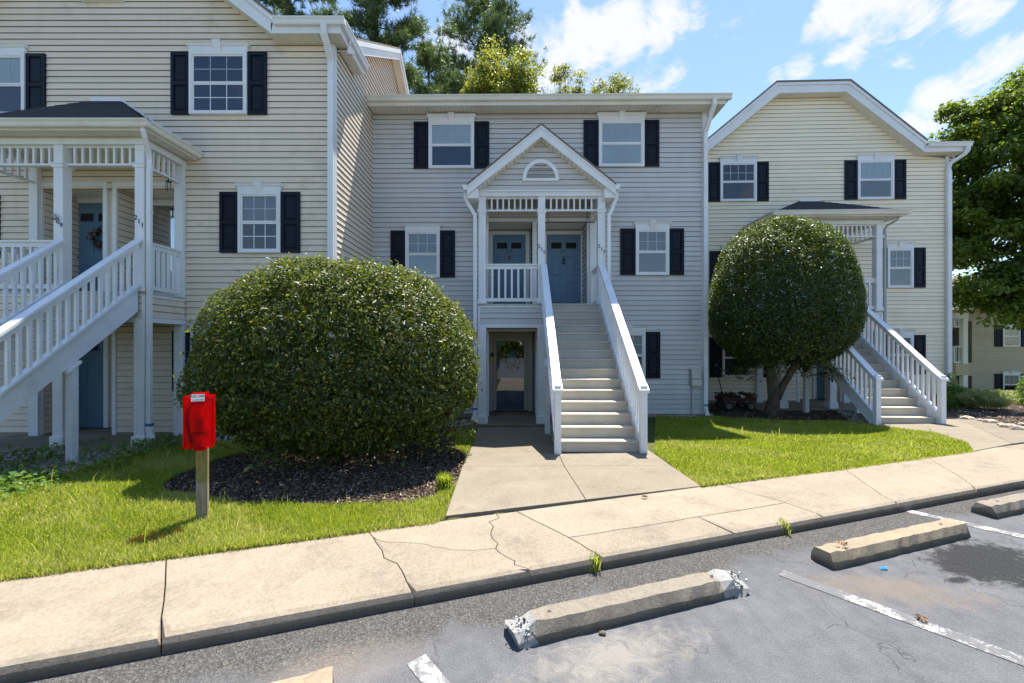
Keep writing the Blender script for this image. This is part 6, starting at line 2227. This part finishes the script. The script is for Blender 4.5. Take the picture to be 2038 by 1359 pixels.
# ------------------------------------------------------------------ small things
def wheel_stop(label, p, length, mat, chipped=0, seed=0):
    a = math.atan(SLOPE)
    t = thing('wheel_stop', label, 'wheel stop', (p[0], p[1], 0), WORLD, 'concrete wheel stops')
    ux, uy = math.cos(a), math.sin(a)
    rng = np.random.default_rng(seed)
    w, tw, h = .092, .060, .112
    prof = [(-w, .0), (-w, .052), (-tw, h), (tw, h), (w, .052), (w, .0)]
    n = 26
    vs, fs = [], []
    for i in range(n + 1):
        s = length * i / n
        for (c, z) in prof:
            k = 1.0
            e = rng.normal(size=3) * (.0025 if 1 < i < n - 1 else .004)
            end = min(s, length - s)
            if chipped and ((chipped & 1 and s < .16) or (chipped & 2 and length - s < .2)):
                k = .7 + .3 * (end / .2) + rng.normal() * .04
                e = rng.normal(size=3) * .012
            zz = max(0, z * k + e[2]) if z > 0 else 0
            cc = c * (1 if z > 0 else 1) + e[1]
            ss = s + e[0]
            vs.append((p[0] + ux * ss - uy * cc, p[1] + uy * ss + ux * cc, zz))
    m = len(prof)
    mats = []
    for i in range(n):
        for k in range(m):
            fs.append((i * m + k, i * m + (k + 1) % m, (i + 1) * m + (k + 1) % m, (i + 1) * m + k))
            s = length * (i + .5) / n
            mats.append(1 if (chipped & 1 and s < .15) or (chipped & 2 and length - s < .17) else 0)
    fs += [tuple(range(m - 1, -1, -1)), tuple(n * m + k for k in range(m))]
    mats += [1 if chipped & 1 else 0, 1 if chipped & 2 else 0]
    mb = MB()
    mb.v, mb.f, mb.m = vs, fs, mats
    o = mb.build('stop_body', [mat, M['chalk']], t)
    for f in (.14, .86):
        s = length * f
        MB().lathe([(.012, 0), (.012, .004), (.006, .006)], (p[0] + ux * s, p[1] + uy * s, h - .001), 10).build('anchor_hole', M['black'], t)
    if chipped:
        # broken stone crumbs on the chipped end
        for (bit, s0) in ((1, .07), (2, length - .09)):
            if not chipped & bit: continue
            V, F, b = [], [], 0
            for k in range(120):
                s = s0 + rng.normal() * .04; c = float(np.clip(rng.normal() * .045, -.085, .085))
                zz = .05 + rng.random() * .06 * (1 - abs(c) / .12)
                r = .004 + .008 * rng.random()
                ctr = np.array([p[0] + ux * s - uy * c, p[1] + uy * s + ux * c, max(.01, zz)])
                d = unit(rng.normal(size=(6, 3))) * r
                V.append(ctr + np.array([[r, 0, 0], [-r, 0, 0], [0, r, 0], [0, -r, 0], [0, 0, r], [0, 0, -r]]) + d * .4)
                F += [[b + i for i in q] for q in ((0, 2, 4), (2, 1, 4), (1, 3, 4), (3, 0, 4), (2, 0, 5), (1, 2, 5), (3, 1, 5), (0, 3, 5))]
                b += 6
            oo = np_mesh('broken_concrete', np.concatenate(V), np.array(F), rnd_mat('broken_aggregate', [(0, (0.05, 0.05, 0.05)), (.35, (0.25, 0.25, 0.24)), (1, (0.6, 0.6, 0.58))]), t, {'rnd': np.repeat(rng.random(120), 8)})
            props(oo, kind='stuff')


ua = math.atan(SLOPE)
wheel_stop('chipped concrete wheel stop with broken white ends, centre foreground', (.0, 2.46), 1.68, M['stop'], 3, 1)
wheel_stop('sandy coloured intact wheel stop beside the black oil stain', (2.40, 3.30), 1.70, M['stop2'], 0, 2)
wheel_stop('concrete wheel stop cut off by the right picture edge', (4.68, 4.24), 1.70, M['stop'], 0, 3)
wheel_stop('pale concrete wheel stop cut off by the bottom picture edge', (-.86 - 1.7 * math.cos(ua), 2.04 - 1.7 * math.sin(ua)), 1.7, M['stop2'], 0, 4)


def red_plastic():
    m, nt, b, o = nodes_of('translucent_red_plastic')
    b.inputs['Base Color'].default_value = (0.62, 0.006, 0.008, 1)
    b.inputs['Roughness'].default_value = .22
    tr = nt.nodes.new('ShaderNodeBsdfTransparent'); tr.inputs[0].default_value = (1.0, 0.05, 0.05, 1)
    tl = nt.nodes.new('ShaderNodeBsdfTranslucent'); tl.inputs[0].default_value = (0.95, 0.012, 0.012, 1)
    m1 = nt.nodes.new('ShaderNodeMixShader'); m1.inputs[0].default_value = .55
    nt.links.new(b.outputs[0], m1.inputs[1]); nt.links.new(tl.outputs[0], m1.inputs[2])
    m2 = nt.nodes.new('ShaderNodeMixShader'); m2.inputs[0].default_value = .62
    nt.links.new(m1.outputs[0], m2.inputs[1]); nt.links.new(tr.outputs[0], m2.inputs[2])
    nt.links.new(m2.outputs[0], o.inputs['Surface'])
    return m


def extinguisher_box():
    wx, wy, z = G(403, 1033)
    fx = Frame(wx, wy, 27)
    d = wy - .12
    Z = lambda v: CAMZ - (v - V0) * d / FPX
    X = lambda u: (u - 398) * .235 / 62
    x = y = 0
    t = thing('extinguisher_cabinet', 'red plastic fire extinguisher box on a mossy wooden post in grass', 'extinguisher box', (0, 0, z), fx)
    pw = .09
    wood, nt, b, o = nodes_of('mossy_weathered_post')
    p = world_pos(nt, (14, 14, 1.2))
    n1 = noise(nt, 5, 6, .7, p)
    colr = ramp(nt, n1, [(.3, (0.20, 0.15, 0.10)), (.7, (0.40, 0.32, 0.23))])
    sp = nt.nodes.new('ShaderNodeSeparateXYZ'); nt.links.new(world_pos(nt), sp.inputs[0])
    hz = math_(nt, 'ADD', sp.outputs['Z'], math_(nt, 'MULTIPLY', math_(nt, 'SUBTRACT', noise(nt, 9, 5, .7, world_pos(nt)), .5), .16))
    ms = ramp(nt, hz, [(.37, (0, 0, 0)), (.43, (1, 1, 1))])
    moss = ramp(nt, noise(nt, 22, 5, .7, world_pos(nt, (1, 1, .4))), [(.3, (0.10, 0.098, 0.018)), (.7, (0.27, 0.245, 0.06))])
    nt.links.new(mixc(nt, math_(nt, 'MULTIPLY', ms, .85), colr, moss), b.inputs['Base Color'])
    b.inputs['Roughness'].default_value = .9
    bump(nt, b, n1, .5, .01)
    MB().box(x - pw / 2, x + pw / 2, y - .045, y + .045, z - .1, Z(860)).build('post', wood, t, bevel=.005)
    red = red_plastic()
    x0, x1, z0, z1 = X(368), X(427), Z(890), Z(787)
    yf, yb = y - .185, y - .047
    r = .022
    # moulded shell: rounded front rectangle tapering back
    def rr(x0, x1, z0, z1, r, n=5):
        pts = []
        for (cx, cz, a0) in ((x1 - r, z1 - r, 0), (x0 + r, z1 - r, 90), (x0 + r, z0 + r, 180), (x1 - r, z0 + r, 270)):
            for i in range(n):
                a = math.radians(a0 + 90 * i / (n - 1))
                pts.append((cx + r * math.cos(a), cz + r * math.sin(a)))
        return pts
    rings = [(yb, rr(x0, x1, z0, z1, r)), (yf + .05, rr(x0, x1, z0, z1, r)), (yf + .045, rr(x0 - .006, x1 + .006, z0 - .006, z1 + .006, r)), (yf + .03, rr(x0 - .006, x1 + .006, z0 - .006, z1 + .006, r)),
             (yf + .028, rr(x0 + .004, x1 - .004, z0 + .004, z1 - .004, r)), (yf, rr(x0 + .014, x1 - .014, z0 + .014, z1 - .014, r))]
    mb = MB()
    m = len(rings[0][1])
    vs = [(px, yy, pz) for yy, ring in rings for px, pz in ring]
    fs = []
    for i in range(len(rings) - 1):
        for k in range(m): fs.append((i * m + k, i * m + (k + 1) % m, (i + 1) * m + (k + 1) % m, (i + 1) * m + k))
    fs += [tuple(range(m)), tuple((len(rings) - 1) * m + k for k in range(m))]
    mb.add(vs, fs)
    box = mb.build('box', red, t, smooth=False)
    xm = (x0 + x1) / 2
    MB().box(X(383), X(415), yf + .006, yb - .03, z1 - .004, z1 + .026).build('top_tab', red, box, bevel=.006)
    MB().box(X(388), X(411), yf + .02, yb - .02, z0 - .028, z0 + .0).build('bottom_tab', red, box, bevel=.006)
    # white sticker
    lx0, lx1, lz0, lz1 = X(383.5), X(410), Z(797), Z(783.5)
    st = MB().box(lx0, lx1, yf - .003, yf + .0, lz0, lz1).build('sticker', M['sticker'], t)
    text_mesh('sticker_text', 'PULL HERE', .026, M['black'], st, ((lx0 + lx1) / 2, yf - .0045, lz1 - .017), depth=.0006, shear=.2)
    text_mesh('sticker_text', 'TO OPEN COVER', .011, M['black'], st, ((lx0 + lx1) / 2, yf - .0045, lz0 + .011), depth=.0006)
    # the extinguisher inside
    e = thing('fire_extinguisher', 'fire extinguisher with black hose seen through the red box', 'fire extinguisher', (xm, y - .12, z0), fx)
    cx, cy = xm + .012, y - .118
    redm = paint('extinguisher_red', (0.55, 0.02, 0.02), .3, .05, 5)
    MB().lathe([(.0, 0), (.055, .004), (.058, .02), (.058, .26), (.052, .30), (.03, .335), (.018, .35), (.018, .37)], (cx, cy, z0 + .035), 18).build('cylinder', redm, e, smooth=True)
    MB().box(cx - .022, cx + .022, cy - .02, cy + .02, z0 + .395, z0 + .43).bar((cx - .02, cy, z0 + .435), (cx + .085, cy, z0 + .42), .02, .012).bar((cx - .01, cy, z0 + .455), (cx + .08, cy, z0 + .445), .02, .01).lathe([(.018, 0), (.018, -.012)], (cx, cy - .02, z0 + .41), 10, axis='y').build('valve', M['black'], e)
    MB().tube([(cx - .02, cy, z0 + .41), (cx - .06, cy - .02, z0 + .40), (cx - .092, cy - .044, z0 + .35), (cx - .095, cy - .048, z0 + .25), (cx - .085, cy - .048, z0 + .15), (cx - .07, cy - .048, z0 + .10)], .013, 8).tube([(cx - .07, cy - .048, z0 + .10), (cx - .068, cy - .048, z0 + .05)], .018, 8).build('hose', M['black'], e, smooth=True)
    MB().box(cx - .062, cx + .062, cy - .064, cy - .058, z0 + .13, z0 + .145).build('strap', M['black'], e)
    lb = MB().box(cx - .035, cx + .03, cy - .0615, cy - .0585, z0 + .16, z0 + .29).build('label_plate', paint('extinguisher_label', (0.5, 0.05, 0.04), .5), e)
    for k in range(5):
        MB().box(cx - .03, cx + .02 - .008 * (k % 2), cy - .0622, cy - .0616, z0 + .175 + k * .022, z0 + .182 + k * .022).build('label_line', M['black'], lb)


M['sticker'] = paint('white_sticker', (0.8, 0.8, 0.8), .4, .03, 8)
extinguisher_box()


def utility_box():
    fr = FM
    u = 1382
    x0, x1 = fr.s(1373), fr.s(1391)
    t = thing('utility_box', 'beige electrical utility box with conduit on the grey wall', 'utility box', ((x0 + x1) / 2, -.06, -.1), fr)
    z = lambda v: fr.z(u, v)
    MB().box(x0, x1, -.13, -.018, z(753), z(735)).build('upper_box', M['cream2'], t, bevel=.005)
    MB().box(x0 + .0, x1 + .012, -.15, -.018, z(767), z(754)).build('lower_box', M['cream2'], t, bevel=.005)
    MB().box(x0 - .01, x1 + .01, -.138, -.018, z(735.3), z(733.5)).build('box_cap', M['cream2'], t)
    xc = x0 + .03
    MB().tube([(xc, -.05, z(767)), (xc, -.05, -.1)], .016, 8).build('conduit', M['metal'], t)
    MB().tube([(x0 - .03, -.045, z(735)), (x0 - .03, -.045, z(765))], .01, 6).build('conduit', M['metal'], t)


M['cream2'] = paint('beige_utility_metal', (0.6, 0.58, 0.53), .5, .05, 4)
utility_box()


def wreath(name, label, fr, s, y, z, R, mat, seed, bits=None, n=900, ls=.05):
    rng = np.random.default_rng(seed)
    t = thing(name, label, 'wreath', (s, y, z - R), fr)
    mb = MB().tube([(s + R * .75 * math.cos(a), y, z + R * .75 * math.sin(a)) for a in np.linspace(0, 2 * math.pi, 25)], .012, 6)
    mb.build('ring', M['bark'], t)
    a = rng.random(n) * 2 * math.pi
    rr = R * (.75 + .22 * rng.normal(size=n)).clip(.4, 1.1)
    P = np.stack([s + rr * np.cos(a), y - .03 + .03 * rng.normal(size=n), z + rr * np.sin(a)], 1)
    rad = np.stack([np.cos(a), -.6 * np.ones(n), np.sin(a)], 1)
    V, F, A = leaf_cloud(P, rad, ls, .35, .6, .1, rng)
    np_mesh('leaves', V, F, mat, t, {'rnd': A})
    if bits is not None:
        k = 70
        a = rng.random(k) * 2 * math.pi
        P = np.stack([s + R * .72 * np.cos(a) + rng.normal(size=k) * .03, y - .07 + .02 * rng.normal(size=k), z + R * .72 * np.sin(a) + rng.normal(size=k) * .03], 1)
        V, F, A = leaf_cloud(P, np.tile([0, -1., 0], (k, 1)), .05, .8, .6, .1, rng)
        np_mesh('flowers', V, F, bits, t, {'rnd': A})
    return t


d0, d1, e0, e1, zt, rd, ys, h0, h1, k0, k1, kz0, kz1 = MD
wreath('wreath', 'dark wreath with faded red flowers on the door by number 209', FL, LD['d0'] + .62, LD['rd'] - .09, LD['fl'] + 1.38, .24, LEAF_CLIP, 71, rnd_mat('faded_red_petals', [(0, (0.12, 0.02, 0.02)), (1, (0.3, 0.16, 0.14))], .8), 500)
wreath('wreath', 'green leafy wreath behind the glass of the lower storm door', FM, (k0 + k1) / 2 + .05, ys + .09, kz1 - .38, .34, leaf_mat('wreath_leaf', [(0, (0.05, 0.07, 0.015)), (1, (0.22, 0.2, 0.06))], .5, .2), 72, None, 1300, .075)


def lemon():
    fr = FM
    s, z = fr.s(976, .03), fr.z(976, 716, .03)
    t = thing('lemon_ornament', 'yellow lemon door ornament with leaves beside the lower storm door', 'ornament', (s, .1, z), fr)
    y = ys - .09
    MB().lathe([(.004, -.085), (.02, -.07), (.045, -.045), (.058, -.01), (.055, .03), (.035, .06), (.015, .075), (.004, .085)], (s, y, z), 16).build('lemon', paint('lemon_yellow', (0.62, 0.5, 0.02), .4, .08, 30), t, smooth=True)
    rng = np.random.default_rng(81)
    P = np.stack([s + rng.normal(size=26) * .05, y + rng.normal(size=26) * .03, z + .11 + rng.normal(size=26) * .035], 1)
    V, F, A = leaf_cloud(P, rng.normal(size=(26, 3)), .07, .45, .6, .1, rng)
    np_mesh('leaves', V, F, LEAF_CLIP, t, {'rnd': A})
    MB().tube([(s, y, z + .08), (s - .02, y, z + .2)], .005, 5).build('cord', M['black'], t)


lemon()


def door_ornament(s, y, z, label):
    t = thing('door_ornament', label, 'ornament', (s, y, z), FM, None)
    MB().lathe([(.004, -.10), (.03, -.09), (.04, -.05), (.038, -.01), (.015, .05), (.012, .09), (.02, .10), (.004, .11)], (s, y, z), 12).build('bottle_shape', M['black'], t, smooth=True)
    MB().lathe([(.02, 0), (.02, -.004)], (s, y - .041, z - .045), 10, axis='y').build('emblem', M['metal'], t)


door_ornament((e0 + e1) / 2, rd - .10, zt - .72, 'dark bottle shaped ornament hanging on the blue door numbered 217')
t_ = thing('door_ornament', 'small dark star ornament hanging on the blue door numbered 215', 'ornament', ((d0 + d1) / 2, rd - .07, zt - .7), FM)
xx, zz = (d0 + d1) / 2, zt - .62
MB().prism([(xx + (.06 if k % 2 == 0 else .026) * math.sin(k * math.pi / 5) * .7, zz + (.09 if k % 2 == 0 else .035) * math.cos(k * math.pi / 5)) for k in range(10)], 'xz', rd - .075, rd - .06).build('star', M['darkmetal'], t_)
MB().tube([(xx, rd - .068, zz + .085), (xx, rd - .068, zz + .16)], .003, 5).build('cord', M['black'], t_)


def wind_chime():
    fr = FL
    x = LD['xs'][2] + .02
    y = -LD['off'] + .55
    z = fr.z(340, 362, -y)
    t = thing('wind_chime', 'small dark wind chime hanging under the frieze beside number 211', 'wind chime', (x, y, z), fr)
    MB().lathe([(.05, 0), (.055, .01), (.01, .03), (.004, .10)], (x, y, z), 10).build('cap', M['darkmetal'], t)
    for k in range(5):
        a = k * 1.257
        MB().tube([(x + .04 * math.cos(a), y + .04 * math.sin(a), z), (x + .04 * math.cos(a), y + .04 * math.sin(a), z - .12 - .02 * k)], .006, 6).build('chime_tube', M['darkmetal'], t)


wind_chime()


M['rustmetal'] = paint('dull_rusted_metal', (0.16, 0.14, 0.12), .7, .3, 12)


def wagon():
    u, v = 1463, 808
    d = 11.9
    x = (u - U0) * d / FPX
    z = float(g(x, d))
    t = thing('garden_wagon', 'old rusty red pull wagon full of cuttings under right window', 'wagon', (x, d, z))
    rust = paint('faded_rusty_red', (0.09, 0.025, 0.018), .8, .35, 9, (0.06, 0.035, 0.025), .8)
    tyre = M['black']
    L, W = .92, .45
    zb = z + .27
    mb = MB()
    mb.box(x - L / 2, x + L / 2, d - W / 2, d + W / 2, zb, zb + .02)
    for (a, b_, c, e) in ((x - L / 2, x + L / 2, d - W / 2, d - W / 2 + .02), (x - L / 2, x + L / 2, d + W / 2 - .02, d + W / 2), (x - L / 2, x - L / 2 + .02, d - W / 2 + .021, d + W / 2 - .021), (x + L / 2 - .02, x + L / 2, d - W / 2 + .021, d + W / 2 - .021)):
        mb.box(a, b_, c, e, zb + .02, zb + .12)
    mb.build('wagon_bed', rust, t)
    for sx in (-.30, .30):
        MB().box(x + sx - .02, x + sx + .02, d - W / 2, d + W / 2, z + .12, z + .15).bar((x + sx, d - .1, z + .14), (x + sx + .1 * (1 if sx < 0 else -1), d - .1, zb), .03, .03).bar((x + sx, d + .1, z + .14), (x + sx + .1 * (1 if sx < 0 else -1), d + .1, zb), .03, .03).build('axle', M['darkmetal'], t)
        for sy in (-1, 1):
            yw = d + sy * (W / 2 + .02)
            w = MB().lathe([(.085, -.035), (.125, -.03), (.135, -.01), (.135, .01), (.125, .03), (.085, .035)], (x + sx, yw, z + .135), 20, axis='y').build('wheel', tyre, t, smooth=True)
            MB().lathe([(.075, -.038), (.05, -.02), (.02, -.042), (.02, .042), (.05, .02), (.075, .038)], (x + sx, yw, z + .135), 16, axis='y').build('rim', M['rustmetal'], w)
    MB().tube([(x - L / 2 + .05, d, z + .16), (x - L / 2 + .12, d, z + .42), (x - L / 2 - .06, d - .03, z + 1.06)], .014, 6).tube([(x - L / 2 - .14, d - .03, z + 1.06), (x - L / 2 + .02, d - .03, z + 1.06)], .014, 6).build('pull_handle', M['darkmetal'], t)
    MB().tube([(x - L / 2, d - .2, z + .16), (x - L / 2 - .2, d - .2, z + .24), (x - L / 2 - .3, d - .2, z + .14)], .016, 6).build('tow_bar', M['darkmetal'], t)
    # cuttings and a pale sheet in the bed
    rng = np.random.default_rng(91)
    n = 500
    P = np.stack([x + rng.uniform(-.47, .5, n), d + rng.uniform(-.22, .22, n), zb + .08 + .13 * rng.random(n)], 1)
    V, F, A = leaf_cloud(P, rng.normal(size=(n, 3)), .10, .3, .8, .1, rng)
    o = np_mesh('garden_cuttings', V, F, rnd_mat('dry_cuttings', [(0, (0.03, 0.03, 0.02)), (1, (0.12, 0.10, 0.06))]), None, {'rnd': A})
    props(o, 'dark dry garden cuttings heaped in the rusty wagon', 'cuttings', kind='stuff')
    vs, fs = [], []
    for i in range(7):
        for j in range(5):
            vs.append((x - .06 + .04 * i, d - .24 + .06 * j, zb + .20 + .03 * math.sin(i * 1.3 + j) - .012 * i - .03 * max(0, 1 - j)))
    for i in range(6):
        for j in range(4): fs.append((i * 5 + j, (i + 1) * 5 + j, (i + 1) * 5 + j + 1, i * 5 + j + 1))
    o = MB().add(vs, fs).build('plastic_sheet', M['sticker'], None, smooth=True)
    props(o, 'crumpled pale plastic sheet lying on the rusty wagon', 'sheet')


wagon()


def litter():
    x, y = Gz(1758, 1133, 0)
    vs = [(x - .03, y - .012, .006), (x + .02, y - .018, .01), (x + .035, y + .012, .018), (x - .015, y + .016, .008), (x, y, .022)]
    o = MB().add(vs, [(0, 1, 4), (1, 2, 4), (2, 3, 4), (3, 0, 4)]).build('candy_wrapper', paint('blue_wrapper', (0.05, 0.25, 0.75), .35), None)
    props(o, 'tiny crumpled blue wrapper on the asphalt by the oil stain', 'wrapper')
    rng = np.random.default_rng(95)
    dl = rnd_mat('dry_leaf', [(0, (0.22, 0.10, 0.035)), (1, (0.42, 0.24, 0.10))], .7)
    k = 0
    labs = ['brown dry leaf clump on the sidewalk joint before the walk', 'brown dry leaf clump on top of the sandy wheel stop', 'brown dry leaf clump on the white painted line']
    for (u, v, z) in ((1280, 989, .115), (1672, 1082, .135), (1836, 1234, .01)):
        x, y = Gz(u, v, z)
        n = 16
        P = np.stack([x + rng.normal(size=n) * .022, y + rng.normal(size=n) * .014, z + .004 + .008 * rng.random(n)], 1)
        V, F, A = leaf_cloud(P, np.tile([0, 0, 1.], (n, 1)), .03, .4, .5, .15, rng)
        o = np_mesh('dry_leaves', V, F, dl, None, {'rnd': A}); props(o, labs[k], 'dry leaves'); k += 1
    x, y = Gz(1160, 1260, .0)
    bm = __import__('bmesh').new()
    __import__('bmesh').ops.create_icosphere(bm, subdivisions=2, radius=.02)
    for vv in bm.verts: vv.co = Vector((vv.co.x * 1.1, vv.co.y * .8, vv.co.z * .6)) * (1 + .15 * math.sin(vv.co.x * 200))
    me = bpy.data.meshes.new('pebble'); bm.to_mesh(me); bm.free()
    o = link('pebble', me, None, M['stop2']); o.location = (.13 + .40, 2.50, .01)
    props(o, 'round tan pebble at the front foot of the chipped wheel stop', 'pebble')


litter()
